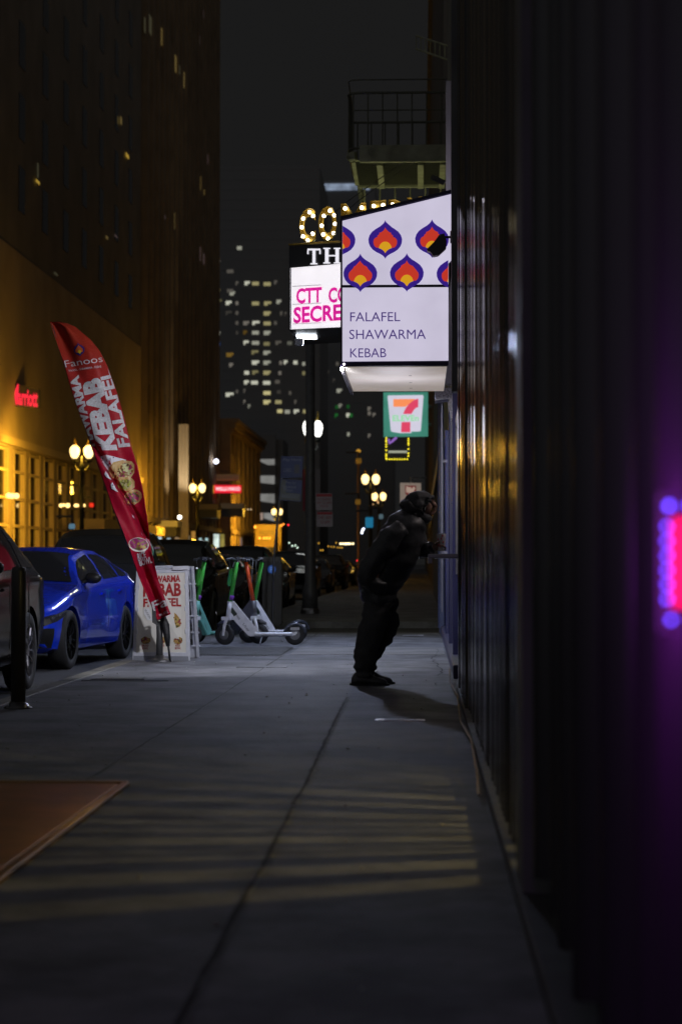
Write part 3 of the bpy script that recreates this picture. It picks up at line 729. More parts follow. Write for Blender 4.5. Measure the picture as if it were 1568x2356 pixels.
# ================================================================== LEFT SIDE OF THE STREET
def hotel():
    y0, y1, h = 84, 141, 46
    t = thing('hotel_building', 'large beige hotel with tall gridded windows lit orange by the street lamps', 'building', (BX, y0, 0))
    L = y1-y0
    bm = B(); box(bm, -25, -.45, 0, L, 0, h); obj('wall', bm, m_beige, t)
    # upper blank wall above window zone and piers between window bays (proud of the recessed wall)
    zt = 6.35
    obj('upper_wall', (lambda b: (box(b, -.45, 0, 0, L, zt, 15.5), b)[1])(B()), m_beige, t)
    obj('tower_wall', (lambda b: (box(b, -.449, -.06, 0, L, 15.504, h), b)[1])(B()), mat('shaded_beige_stone', (.20, .18, .15), .85, noise=.15, nscale=.4), t)  # hotel's beige stone, colour darkened where the lamp light fades with height
    bay = 3.9; n = int(L/bay)
    boxes('pier', [(-.15, .0, i*bay, i*bay+.95, 0, zt-.003) for i in range(n+1)], m_beige, t)
    for i in range(n):
        w_ = boxes('window', [(-.25, -.12, i*bay+.953, (i+1)*bay-.003, 0, zt)], m_glass, t)[0]
        bm = B(); a = i*bay+.95
        for z in (.2, 1.45, 2.75, 4.0, 5.25, 6.18): box(bm, -.117, -.04, a, a+2.95, z, z+.13)
        for y in (a+.02, a+.55, a+2.3, a+2.83): box(bm, -.118, -.05, y, y+.09, .2, zt-.01)
        obj('mullion_grid', bm, m_beigeD, w_)
    bm = B(); box(bm, 0, .18, 0, L, zt+.1, zt+.45); box(bm, 0, 1.6, 30, L, 2.9, 3.5); obj('ledge', bm, m_beigeD, t)
    # upper storeys' windows, mostly dark
    boxes('upper_window', [(-.10, -.03, 1.5+i*6.2, 1.5+i*6.2+1.5, 17.5+k*3.4, 19.6+k*3.4) for k in range(7) for i in range(9)], m_glass, t)
hotel()
# hotel name sign
def hotelsign():
    Y = 97.0
    t = thing('hotel_sign', 'glowing red hotel name sign on the beige wall at the left edge', 'sign', (0, Y, 0)); O = Vector((0, Y, 0))
    q = lambda x, y, d=0: P(x, y, Y) - O + Vector((0, d, 0))
    bm = B(); poly(bm, [q(16, 884), q(24, 879), q(90, 896), q(90, 937), q(22, 934), q(20, 917), q(15, 910)], 0, .4, (0, 1, 0)); obj('case', bm, m_black, t)
    bm = B()
    text(bm, 'M', quadmap(q(24, 934, -.12), q(42, 931, -.12), q(30, 884, -.12), q(44, 884, -.12)), .03)
    text(bm, 'arriott', quadmap(q(43, 932, -.12), q(87, 938, -.12), q(43, 895, -.12), q(88, 900, -.12)), .03)
    obj('lettering', bm, glow('neon_red', (1, .02, .05), 1.25), t)
    bm = B(); box(bm, -.2, .5, .1, .2, q(16, 905).z-.05, q(16, 905).z+.05, M=Matrix.Translation((q(10, 905).x, 0, 0))); obj('bracket', bm, m_black, t)
hotelsign()

def mid_building(name, label, y0, y1, h, m, x0=BX, shops=True, winlit=0, fl=3.4, ww=1.3, pitch=2.6):
    t = thing(name, label, 'building', (x0, y0, 0)); L = y1-y0
    bm = B(); box(bm, -22, 0, 0, L, 0, h); obj('wall', bm, m, t)
    wl_ = []; z = 4.6
    while z+2.2 < h:
        y = 1.
        while y+ww < L: wl_.append((-.02, .015, y, y+ww, z, z+2.0)); y += pitch
        z += fl
    for w_ in boxes('window', wl_[:95], m_glass, t): pass
    bm = B(); box(bm, 0, .7, -.3, L, h-.9, h-.4); box(bm, 0, .9, -.4, L, h-.4, h); box(bm, 0, .25, 0, L, 3.9, 4.3)
    for i in range(int(L/1.3)): box(bm, .0, .5, i*1.3, i*1.3+.35, h-1.3, h-.9)
    obj('cornice', bm, m, t)
    boxes('pilaster', [(.0, .22, k*pitch*2, k*pitch*2+.5, 0, h-1.3) for k in range(int(L/pitch/2)+1)], m, t)
    return t
m_buff = mat('buff_brick', (.34, .25, .15), .8, noise=.2, nscale=.8)
mid_building('striped_building', 'tall building with closely spaced vertical ribs lit orange behind the flag', 142.5, 196, 58, mat('ribbed_stone', (.24, .18, .115), .8, noise=.2, nscale=.5), winlit=.0, pitch=1.5, ww=.8)
mid_building('cornice_building', 'narrow four storey building with a heavy projecting cornice, lamp lit', 197.5, 235, 14.6, m_buff, x0=-17.9)
# uplit pillar
t = thing('uplit_pillar', 'tall pale pillar washed by a bright uplight on the ribbed facade', 'pillar', (BX, 156, 0))
a, b = P(410, 1188, 156), P(432, 975, 156)
bm = B()
for k in range(3): box(bm, a.x-BX+k*.25, a.x-BX+k*.25+.24, 0, .5, 2.2, b.z)
bevel(bm, .02, 1); obj('shaft', bm, mat('pale_stone', (.6, .52, .42), .7, noise=.1), t)
bm = B(); c0 = P(413, 1190, 153)-Vector((BX, 156, 0)); sphere(bm, c0, .14, 2); obj('uplight', bm, glow('uplight', (1, .92, .75), 8), t)
pl('uplight_lamp', c0+Vector((.2, -.2, .1)), (1, .80, .50), 900, .15, spot=80, parent=t, aim=c0+Vector((.5, 1.8, 5)))

# awnings, shopfronts far left
sh = [  # px0, px1, py0, py1, colour, name
 (452, 464, 1238, 1262, (.20, .30, .30), 'shop window glowing pale blue under the far awnings'),
 (472, 478, 1238, 1264, (.25, .38, .38), 'narrow pale green shop window beside the lamp post'),
 (491, 504, 1229, 1268, (.42, .50, .46), 'brightest white doorway of the far shops'),
 (505, 516, 1229, 1268, (.16, .13, .03), 'dim olive shop window next to the white doorway'),
 (541, 556, 1237, 1270, (.07, .06, .08), 'faint violet shop window right of the yellow sign'),
 (577, 585, 1238, 1272, (.16, .18, .24), 'bluish shop window near the truck'),
 (590, 604, 1180, 1196, (.22, .16, .13), 'upper lit shop window above the far awnings'),
 (360, 372, 1235, 1262, (.20, .30, .36), 'bluish shop window just right of the flag'),
 (384, 392, 1238, 1262, (.25, .33, .36), 'small white lit shop window under the awning'),
 (402, 416, 1225, 1262, (.16, .10, .05), 'amber shop window under the awning'),
]
sh += [(424, 436, 1232, 1262, (.16, .13, .09), 'beige lit shop window left of the far lamp post'), (519, 527, 1236, 1266, (.20, .16, .10), 'thin cream shop window left of the yellow sign'), (560, 563, 1232, 1270, (.30, .05, .03), 'thin red lit doorway edge among the far shops'),
       (566, 574, 1226, 1262, (.24, .17, .08), 'tall amber shop window right of the red doorway edge'), (440, 449, 1222, 1250, (.20, .10, .02), 'orange shop window just left of the pale blue one')]
bx_ = lambda px, Y: P(px, 1200, Y).x
for i, (x0, x1, y0, y1, c, lab) in enumerate(sh):
    Y = 17.6*FPX/(968-x0)*.995
    Y = abs(-18.3*FPX/(968-x0))
    a, b = P(x0, y1, Y-.5), P(x1, y0, Y-.5)
    t = thing('shop_window', lab, 'window', tuple(a), 0, 'lit shop fronts across the street')
    bm = B(); box(bm, 0, b.x-a.x, 0, .1, 0, b.z-a.z); obj('pane', bm, glow('shopglow%d' % i, c, 1.6, .5, 1.2), t)
    bm = B(); 
    for xx in (-.08, b.x-a.x): box(bm, xx, xx+.08, -.03, .12, -.1, b.z-a.z+.1)
    box(bm, -.08, b.x-a.x+.08, -.03, .12, b.z-a.z+.003, b.z-a.z+.12); obj('frame', bm, m_black, t)
def farbox(name, lab, cat, x0, x1, y0, y1, Y, m, d=.4, extra=None):
    a, b = P(x0, y1, Y), P(x1, y0, Y)
    t = thing(name, lab, cat, tuple(a))
    w, h = b.x-a.x, b.z-a.z
    bm = B(); box(bm, 0, w, 0, d, 0, h); bevel(bm, .03, 1); obj('panel', bm, m, t)
    bm = B(); tube(bm, [(w*.5, d*.5, h), (w*.5, d*.5, h+.3)], .04, 6); tube(bm, [(w*.5, d*.5, h+.28), (w*.5-.6, d*.5, h+.28)], .04, 6); obj('bracket', bm, m_black, t)
    if extra: extra(t, w, h)
    return t
farbox('vertical_sign', 'narrow yellow vertical shop sign among the far shop fronts', 'sign', 530, 540, 1230, 1268, 205, glow('yellow_sign', (.62, .56, .01), 1.), .3,
       lambda t, w, h: [obj('edge_strip', (lambda b: (box(b, -.1, .0, -.03, .2, 0, h), b)[1])(B()), glow('edge_white', (.3, .3, .3), 1.), t), obj('glyphs', (lambda b: ([box(b, w*.3, w*.6, -.02, -.004, h*k/5+.12, h*k/5+.25) for k in range(5)], b)[1])(B()), mat('olive_glyph', (.1, .09, .02), .5), t)])
def wf(t, w, h):
    bm = B(); text(bm, 'WELLS FARGO', quadmap((w*.06, -.05, h*.28), (w*.97, -.05, h*.28), (w*.06, -.05, h*.74)), .02); obj('lettering', bm, glow('bank_white', (1, .75, .8), 1.3), t)
    bm = B(); box(bm, -.2, -.004, 0, .4, 0, h); obj('edge_strip', bm, glow('bank_edge', (.6, .3, .02), .8), t)
farbox('bank_sign', 'red illuminated bank sign with white letters', 'sign', 492, 554, 1116, 1134, 190, glow('bank_red', (.85, .008, .03), 1.), .5, wf)
def pk(t, w, h):
    bm = B(); text(bm, "PADRIN'S", quadmap((w*.1, -.05, h*.25), (w*.9, -.05, h*.25), (w*.1, -.05, h*.75)), .0); obj('lettering', bm, m_black, t)
farbox('hotel_board', 'dim brown board sign just above the red bank sign', 'sign', 489, 550, 1091, 1106, 191, mat('brown_board', (.25, .16, .08), .6, emit=(.03, .018, .006), es=1.), .4, pk)
# round white facade lamp
t = thing('facade_lamp', 'small round bluish white lamp above the brown board sign', 'lamp', tuple(P(497, 1061.5, 188)))
bm = B(); sphere(bm, (0, 0, 0), .22, 2); obj('globe', bm, glow('blue_white_globe', (.85, .85, 1), 4), t)
bm = B(); tube(bm, [(0, .1, .2), (0, .5, .35), (0, 1, .35)], .04, 6); obj('arm', bm, m_black, t)
pl('facade_glow', (0, -.6, 0), (.8, .85, 1), 40, .2, parent=t)
# awnings
for i, (x0, x1, y0, y1, Y, lab) in enumerate(((340, 408, 1198, 1212, 150, 'long dark canopy with a pale edge right of the flag'), (455, 502, 1160, 1172, 175, 'beige canopy band above the far shops'), (506, 560, 1158, 1170, 190, 'orange lit canopy band under the bank sign'))):
    a, b = P(x0, y1, Y), P(x1, y0, Y)
    t = thing('awning', lab, 'awning', tuple(a))
    bm = B(); box(bm, 0, b.x-a.x, 0, 3, 0, b.z-a.z); obj('fascia', bm, m_beigeD if i else m_white, t)
    bm = B(); box(bm, .1, b.x-a.x-.1, .1, 2.9, -.7, -.004); obj('soffit', bm, m_black, t)

# parking garage
t = thing('parking_garage', 'open deck parking garage with white lit floors beyond the cornice building', 'building', (0, 300, 0)); O = Vector((0, 300, 0))
bm = B(); a, b = P(586, 1290, 300)-O, P(650, 1010, 300)-O; box(bm, a.x-1, b.x, .6, 12, 0, b.z)
for y0, y1 in ((1000, 1056), (1070, 1094), (1114, 1136), (1158, 1180), (1200, 1230)):
    a, b = P(584, y1, 300)-O, P(634, y0, 300)-O; box(bm, a.x, b.x, -.5, .596, a.z, b.z)
obj('deck', bm, mat('garage_dark', (.2, .2, .2), .8), t)
bm = B()
for (p) in ([(586, 1056), (631, 1056), (631, 1073), (622, 1072)], [(594, 1094), (631, 1093), (631, 1114), (596, 1110)], [(594, 1136), (631, 1135), (631, 1158), (596, 1152)], [(586, 1180), (631, 1178), (631, 1200), (600, 1190)]):
    poly(bm, [P(x, y, 300.3)-O+Vector((0, .2, 0)) for x, y in p], 0, .05, (0, 1, 0))
obj('lit_ceiling', bm, glow('garage_light', (.20, .20, .19), 1., .25, .4), t)

# towers
def tower(name, label, Y, x0, x1, y0, rows, cat='building', depth=30, crown=None):
    t = thing(name, label, cat, (0, Y, 0)); O = Vector((0, Y, 0))
    a, b = P(x0, 1290, Y), P(x1, y0, Y)
    bm = B(); box(bm, a.x, b.x, 0, depth, 0, b.z); obj('wall', bm, mat('tower_dark', (.22, .22, .22), .8), t)
    bm = B(); yy = y0+8
    for i in range(int((1290-y0)/23)):
        za = P(0, y0+14+i*23, Y).z; box(bm, a.x, b.x, -.03, -.003, za, za+.5)
    obj('floor_band', bm, mat('tower_band', (.225, .225, .225), .8), t)
    k = 0
    for (px, py, br, w, c) in rows:
        if k >= 98: break
        k += 1
        q = P(px, py, Y)-O; W_ = w*.9*Y/FPX/2; H_ = 5.2*Y/FPX
        bm = B()
        # a pane with blinds or furniture breaking its outline
        if rnd.random() < .6:
            box(bm, q.x-W_, q.x+W_, -.06, -.004, q.z, q.z+H_); box(bm, q.x-W_, q.x+W_*rnd.uniform(-.4, .6), -.06, -.004, q.z-H_*.8, q.z-.01)
        else: box(bm, q.x-W_, q.x+W_, -.06, -.004, q.z-H_*.8, q.z+H_*.8)
        lv = min(4, int(br*5)); nm = 'tower_light_%s_%d' % (c, lv)
        col = {'w': (.62, .62, .50), 'y': (.62, .55, .26), 'b': (.10, .25, .75), 'o': (.55, .32, .05), 'g': (.02, .22, .04), 'd': (.5, .45, .38)}[c]
        s = (.07, .15, .28, .46, .80)[lv]
        obj('window', bm, glow(nm, tuple(v*s for v in col), 1.), t)
    return t
cx = lambda c: 464.2+.224*c
cy = lambda c: 501.9+.224*c
raw = [(360,670,.3,'d',7),(465,670,1,'w',13),(550,670,.6,'y',17),(670,675,.6,'y',18),(757,660,.3,'d',8),
(150,750,.3,'y',20),(290,745,.2,'d',16),(312,774,.7,'w',13),(180,855,.3,'y',12),(275,872,.9,'w',15),(360,872,.4,'d',7),(550,875,.6,'y',18),(675,878,.7,'y',18),(790,860,.6,'w',12),
(130,985,.15,'d',10),(275,975,.15,'d',15),(360,972,.3,'d',7),(670,980,.7,'y',18),(815,980,.3,'d',6),(860,985,.3,'d',4),(360,1075,.3,'d',7),(455,1080,.5,'d',15),(555,1078,.8,'w',18),(670,1080,.7,'y',18),(755,1075,.3,'d',7),
(150,1178,.95,'w',18),(360,1175,.15,'d',6),(445,1175,.3,'o',10),(550,1175,.6,'w',17),(670,1180,.6,'w',17),(125,1292,.9,'b',9),(175,1292,.2,'b',7),(455,1280,.95,'w',13),(550,1280,.7,'w',18),(665,1290,.5,'y',15),(785,1282,.25,'d',15),(900,1282,.3,'w',12),
(288,1405,.5,'o',18),(545,1380,.5,'y',17),(668,1385,.6,'w',18),(300,1510,.4,'d',10),(550,1485,.8,'w',18),(668,1487,.7,'w',18),(810,1485,.4,'d',7),(860,1482,.9,'w',9),(960,1482,.9,'w',10),(1045,1495,.6,'w',7),
(460,1587,.85,'w',12),(548,1587,.4,'y',15),(668,1590,.7,'y',18),(800,1590,.4,'d',7),(1045,1592,.5,'y',7),(458,1688,.95,'w',12),(540,1688,.8,'w',17),(665,1690,.85,'w',18),(775,1680,.35,'d',12),
(285,1815,.85,'w',20),(360,1780,.3,'d',6),(437,1775,.3,'d',5),(668,1795,.9,'y',18),(790,1785,.15,'d',10),(905,1795,.3,'d',6),(437,1890,.4,'d',5),(485,1935,.4,'w',6),(668,1892,.85,'y',18),(785,1888,.75,'y',16),(960,1890,.25,'d',6),
(800,1982,.85,'y',13),(877,1988,.7,'w',13),(970,1988,.8,'w',13),(1062,1985,.6,'y',12),(150,550,.3,'y',12),(290,545,.2,'d',17),(385,305,.6,'w',12),(180,450,.2,'d',5),(140,345,.1,'d',6)]
tower('lit_tower', 'dark high rise with a grid of lit windows at the end of the street', 330, 476, 735, 380, [(cx(a), cy(b), c, w, d) for a, b, c, d, w in raw])
raw2 = [(1410,1775,.75,'w',13),(1385,1940,.5,'g',8),(1420,1930,.5,'w',9),(1500,1935,.4,'g',7),(1380,2030,.6,'g',8),(1500,2025,1,'w',9),(1530,2025,.6,'g',8),(1355,1670,.15,'d',6),(1390,1495,.25,'d',7),(1290,1580,.15,'d',6)]
r2 = [(cx(a), cy(b), c, w, d) for a, b, c, d, w in raw2] + [(849, 941, .4, 8, 'd'), (849, 951, .4, 7, 'd'), (801, 999, .6, 6, 'w'), (849, 1003, .5, 6, 'd'), (860, 955, .5, 7, 'd')]
tower('green_lit_tower', 'lower dark tower with a few green and white windows right of the tall one', 420, 738, 905, 800, r2)
# tower crown light strip, far behind
t = thing('crown_tower', 'distant tower whose crown carries a long bluish white light band', 'building', (0, 520, 0)); O = Vector((0, 520, 0))
a, b = P(672, 1290, 520), P(862, 415, 520)
bm = B(); box(bm, a.x, b.x, 0, 35, 0, b.z); obj('wall', bm, MATS['tower_dark'], t)
bm = B(); a, b = P(684, 438, 520), P(850, 422, 520)
box(bm, a.x, b.x, -.3, -.004, a.z, b.z); obj('light_band', bm, glow('band_light', (.25, .31, .42), .85, .6, .35), t)
bm = B(); a, b = P(663, 437, 520), P(668, 424, 520); box(bm, a.x, b.x, -.3, -.004, a.z, b.z)
a, b = P(551.5, 440, 520), P(557, 424, 520); obj('corner_light', bm, glow('band_dim', (.10, .11, .14), .5), t)
# dim high rises on the left with few streak windows
STREAKS =[(341, 57, 13, 42, 'd'), (328, 57, 2.5, 34, 'd'), (368, 85, 3, 40, 'o'), (400, 146, 3, 38, 'o'), (419, 182, 3, 36, 'o'), (409, 160, 2, 20, 'd'), (455, 90, 2.5, 24, 'p'), (462, 118, 2.5, 22, 'o'), (470, 42, 2.5, 26, 'p'), (464, 30, 2, 18, 'p'), (470, 128, 3, 12, 'p'),
  (453, 330, 2.5, 28, 'r'), (461, 346, 2.5, 26, 'r'), (469, 357, 2.5, 28, 'r'), (476, 368, 2.5, 22, 'p'), (444, 397, 3, 34, 'o'), (452, 408, 3, 34, 'p'), (460, 423, 3, 32, 'o'), (468, 444, 3, 12, 'o'), (478, 468, 3, 8, 'o'),
  (397, 506, 3, 38, 'o'), (416, 532, 3, 38, 'p'), (375, 498, 3, 10, 'p'), (459, 585, 3, 32, 'p'), (466, 595, 3, 24, 'p'),
  (273, 277, 3, 17, 'o'), (288, 358, 6, 8, 'y'), (262, 543, 6, 4, 'p'), (241, 546, 4, 5, 'o')] + [(79, 418, 8, 6, 'y'), (79, 392, 2.5, 34, 'd'), (122, 630, 7, 5, 'd')]
hb = [o for o in C.objects if o.name == 'hotel_building'][0]; sb_ = [o for o in C.objects if o.name == 'striped_building'][0]
for px, py, w, h, c in STREAKS:
    Y = 18.55*FPX/(968-px); b_ = hb if Y < 141 else sb_
    q = P(px, py, Y); dz = max(.25, w*Y/(968-px)); hh = h*Y/FPX
    bm = B(); box(bm, .045, .07, Y-b_.location.y-dz/2, Y-b_.location.y+dz/2, q.z-hh/2, q.z+hh/2)
    obj('lit_window', bm, glow('streak_%s' % c, {'o': (.10, .07, .022), 'r': (.06, .03, .025), 'y': (.35, .22, .03), 'd': (.035, .032, .018), 'p': (.045, .03, .03)}[c], 1.), b_)

# ================================================================== STREET LAMPS
m_globe = glow('sodium_globe', (1, .68, .26), 3.0)
m_globeW = glow('white_globe', (1, 1, .92), 3.0)
def twin(loc, h, label, globe=m_globe, col=(1, .52, .04), power=1700, lit=True):
    t = thing('street_lamp', label, 'street lamp', loc, 0, 'twin globe street lamps')
    bm = B(); lathe(bm, [(.26, 0), (.26, .15), (.2, .3), (.17, .9), (.12, 1.1), (.10, 3.4), (.13, 3.5), (.09, 3.6), (.08, h-.75), (.12, h-.7), (.05, h-.5), (.03, h-.2)], 10); obj('post', bm, mat('dark_green_iron', (.015, .018, .015), .6), t, True)
    bm = B()
    for s in (-1, 1): tube(bm, [(0, 0, h-.85), (s*.2, 0, h-.80), (s*.31, 0, h-.62), (s*.31, 0, h-.5)], .04, 6); lathe(bm, [(.05, 0), (.15, .06), (.16, .1)], 10, (s*.31, 0, h-.5))
    obj('arm', bm, mat('dark_green_iron', (.015, .018, .015), .6), t)
    for s in (-1, 1):
        bm = B(); lathe(bm, [(.09, -.30), (.17, -.20), (.22, 0), (.20, .15), (.10, .26), (.04, .28)], 14, (s*.31, 0, h)); g = obj('globe', bm, globe, t, True)
        bm = B(); lathe(bm, [(.11, .27), (.06, .37), (.02, .5), (.01, .6)], 8, (s*.31, 0, h)); obj('finial', bm, m_gold, g)
    if loc[0] < -10:
        pl('globe_light', (0, 0, h+.1), col, power*.6, .5, spot=172, parent=t, aim=Vector((-.5, 0, 0)), blend=.5)
        pl('street_glow', (0, 0, h), col, power*.4, .4, parent=t)
        pl('wall_side_light', (-.45, 0, h), col, power*3.6, .3, spot=148, parent=t, aim=Vector((-4, 4.5, h-3.7)), blend=1.)
    else: pl('globe_light', (0, 0, h), col, power, .6, parent=t)
    return t
def at_px(px, py, h): 
    Y = (h-HEYE)*FPX/(1297-py); p = P(px, py, Y); return (p.x, Y, 0)
HL = 6.0
twin(at_px(188, 1037, HL), HL, 'nearest twin globe street lamp, glowing orange left of the flag')
twin(at_px(454, 1122, HL), HL, 'twin globe street lamp glowing between flag and red bank sign')
twin(at_px(637, 1177, HL), HL, 'twin globe street lamp right above the yellow truck')
twin(at_px(584, 1198, HL), HL, 'tiny distant twin street lamp left of the truck', power=200)
twin(at_px(871, 1142, HL), HL, 'twin globe street lamp on the near side left of the hooded person', power=120)
twin(at_px(852, 1102, HL), HL, 'taller looking twin street lamp above the other near side one', power=120)
twin(at_px(719, 984, HL), HL, 'bright white street lamp partly hidden behind the dark pole', globe=m_globeW, col=(.95, 1, 1), power=70).rotation_euler = (0, 0, R(44))
wl9 = [o for o in C.objects if o.get('label', '').startswith('bright white street lamp')][0]; wl9.scale = (.8, .8, 1)
# glowing balls stand in for lamps reflected in the hotel windows
t = thing('window_reflections', 'row of small glowing balls standing for lamps reflected in hotel windows behind the flag', 'lamp', (0, 100, 0)); O = Vector((0, 100, 0))
for px, py, r in ((140, 1163, .10), (147, 1162, .08), (156, 1163, .12), (174, 1163, .09), (178, 1163, .08), (193, 1163, .08), (20, 1140, .13), (28, 1141, .13), (38, 1141, .13)):
    bm = B(); sphere(bm, P(px, py, 94.0 if px < 60 else 105)-O, r, 2); obj('bulb', bm, glow('reflected_lamp', (1, .62, .2), 2.6), t)
farbox('red_window_sign', 'small blurred red neon in the hotel window behind the flag', 'sign', 205, 215, 1157, 1167, 104, glow('red_neon', (.8, .01, .01), 1.), .1)
farbox('blue_street_sign', 'small pale blue street sign in front of the hotel doorway', 'sign', 158, 172, 1205, 1217, 80, glow('screen_blue', (.08, .16, .22), 1.), .1)

# dark trolley pole and parking regulation signs
t = thing('utility_pole', 'tall dark utility pole rising from the sidewalk behind the scooters', 'pole', (P(713, 1410, 46).x, 46, 0))
bm = B(); lathe(bm, [(.17, 0), (.17, .5), (.12, .7), (.105, 3), (.10, 6.4)], 16); obj('shaft', bm, m_pole, t, True)
bm = B(); lathe(bm, [(.2, 0), (.2, .08), (.17, .12)], 16); obj('base', bm, m_steel, t)
x0 = t.location
def regsign(lines, px0, px1, py0, py1, Y, head, lab, rot=0, col=(.45, .40, .48)):
    a, b = P(px0, py1, Y), P(px1, py0, Y); w, h = b.x-a.x, b.z-a.z
    s = thing('parking_sign', lab, 'sign', tuple(a), rot)
    bm = B(); box(bm, 0, w, 0, .008, 0, h); bevel(bm, .003, 1); obj('plate', bm, mat('plate_%d' % px0, col, .5, noise=.08), s)
    bm = B(); box(bm, .01, w-.01, -.002, -.0005, h*.80, h*.97); obj('red_band', bm, mat('sign_red', (.45, .03, .06), .5), s) if head else bm.free()
    bm = B()
    n = len(lines)
    for i, (l, xa, xb) in enumerate(lines):
        z1 = h*(.72-.62*i/max(1, n)); z0 = z1-h*.62/max(1, n)*.7
        text(bm, l, quadmap((w*xa, -.003, z0), (w*xb, -.003, z0), (w*xa, -.003, z1)), .0)
    obj('lettering', bm, mat('sign_red_text', (.35, .03, .06), .5) if head else mat('sign_pale_text', (.45, .48, .55), .5), s)
    bm = B(); tube(bm, [(-.05, .03, h*.5), (w*.4, .03, h*.5)], .012, 6); obj('clamp', bm, m_steel, s)
    return s
regsign([('NO PARKING', .1, .9), ('4PM TO 6PM', .08, .92), ('MON-FRI', .25, .75)], 726, 764, 1135, 1174, 45.8, True, 'upper white and red tow away sign on the utility pole', .12)
regsign([('2 HR - 8AM', .08, .92), ('TO 6PM', .2, .8)], 728, 765, 1177, 1212, 45.8, True, 'lower white and red parking sign on the utility pole', .12)
t = thing('banner_board', 'pale grey board partly hidden behind the utility pole', 'sign', tuple(P(696, 1176, 47.5)))
bm = B(); w = P(736, 0, 47.5).x-P(696, 0, 47.5).x; h = P(0, 1080, 47.5).z-P(0, 1176, 47.5).z
box(bm, .0, w, 0, .02, 0, h); obj('plate', bm, mat('grey_plate', (.22, .2, .22), .6), t)
bm = B(); box(bm, 0, w*.4, -.003, -.001, 0, h); obj('red_part', bm, mat('dim_red', (.35, .02, .05), .5), t)
# leaning pay-parking sign post + kiosk
Yk = 33.2
t = thing('pay_sign_post', 'thin leaning post carrying two blue parking payment signs', 'sign post', tuple(G(621, 1452, 0)))
O = Vector(t.location)
Yk = O.y
bm = B(); tube(bm, [P(626, 1450, Yk)-O, P(629, 1290, Yk)-O, P(641, 1170, Yk)-O, P(649, 1090, Yk)-O], .017, 8); obj('post', bm, m_steel, t)
m_blue = mat('sign_blue', (.015, .035, .14), .45, noise=.15, nscale=9)
for (pp, lines) in (([(645, 1100), (694, 1099), (697, 1050), (647, 1049)], [('Pay Here', .1, .93, .74, .90), ('CARD', .12, .5, .28, .44)]),
                    ([(641, 1151), (691, 1154), (695, 1105), (645, 1102)], [('Pay by', .25, .72, .78, .92), ('License', .15, .75, .60, .74), ('Plate', .2, .6, .44, .57), ('66605007', .12, .92, .14, .32)])):
    qs = [P(x, y, Yk-.04)-O for x, y in pp]
    bm = B(); poly(bm, qs, 0, .012, (0, 1, 0)); pla = obj('sign_plate', bm, m_blue, t)
    f = quadmap(qs[0], qs[1], qs[3], qs[2])
    bm = B()
    for (l, u0, u1, v0, v1) in lines:
        g = lambda u, v, w, u0=u0, u1=u1, v0=v0, v1=v1: f(u0+(u1-u0)*u, v0+(v1-v0)*v) + Vector((0, -.005, 0))
        text(bm, l, g, .005)
    obj('lettering', bm, mat('sign_text_pale', (.30, .34, .42), .5), pla)
    if len(lines) == 4:
        bm = B(); poly(bm, [f(u, v)+Vector((0, -.003, 0)) for u, v in ((.02, .03), (.97, .03), (.97, .36), (.3, .38), (.25, .97), (.03, .97))]); obj('reflective_patch', bm, mat('pale_patch', (.16, .17, .14), .5), pla)
    else:
        bm = B(); poly(bm, [f(u, v)+Vector((0, -.003, 0)) for u, v in ((.62, .2), (.86, .2), (.86, .62), (.62, .62))]); obj('pictogram', bm, m_black, pla)
t = thing('parking_kiosk', 'dark parking payment kiosk with a round blue P emblem', 'kiosk', tuple(G(625, 1440, 0)))
O = Vector(t.location)
bm = B(); box(bm, -.17, .17, -.0, .30, .0, 1.12); bevel(bm, .03, 2); obj('cabinet', bm, m_black, t)
bm = B(); box(bm, -.15, .15, .02, .28, 1.12, 1.2); obj('cap', bm, m_dark, t)
bm = B(); c = P(625, 1310, O.y-.02)-O; lathe(bm, [(.072, -.006), (.072, .01)], 20, c, 'Y'); em = obj('emblem', bm, mat('emblem_blue2', (.04, .12, .5), .35, emit=(.01, .035, .14), es=1.), t)
bm = B(); text(bm, 'P', quadmap(c+Vector((-.028, -.009, -.04)), c+Vector((.03, -.009, -.04)), c+Vector((-.028, -.009, .042))), .0); obj('letter', bm, mat('emblem_text', (.3, .45, .8), .4, emit=(.06, .12, .25), es=1.), em)

# bollard near the camera
c0 = G(42, 1630)
t = thing('bollard', 'black steel bollard with round base plate in front of the black car', 'bollard', (c0.x, c0.y, 0))
bm = B(); lathe(bm, [(.055, .02), (.055, 1.02), (.05, 1.05), (.02, 1.06)], 20); obj('post', bm, mat('bollard_black', (.03, .03, .032), .4), t, True)
bm = B(); lathe(bm, [(.11, 0), (.11, .008), (.075, .022), (.06, .05)], 20); 
obj('base_plate', bm, mat('bollard_base', (.04, .04, .045), .25, spec=.8), t, True)
bm = B()
for k in range(4): a = R(45+90*k); lathe(bm, [(.011, .008), (.011, .026), (.005, .03)], 8, (.092*math.cos(a), .092*math.sin(a), 0))
obj('bolts', bm, m_steel, t)

# flag pole footing post
FY = 23.4
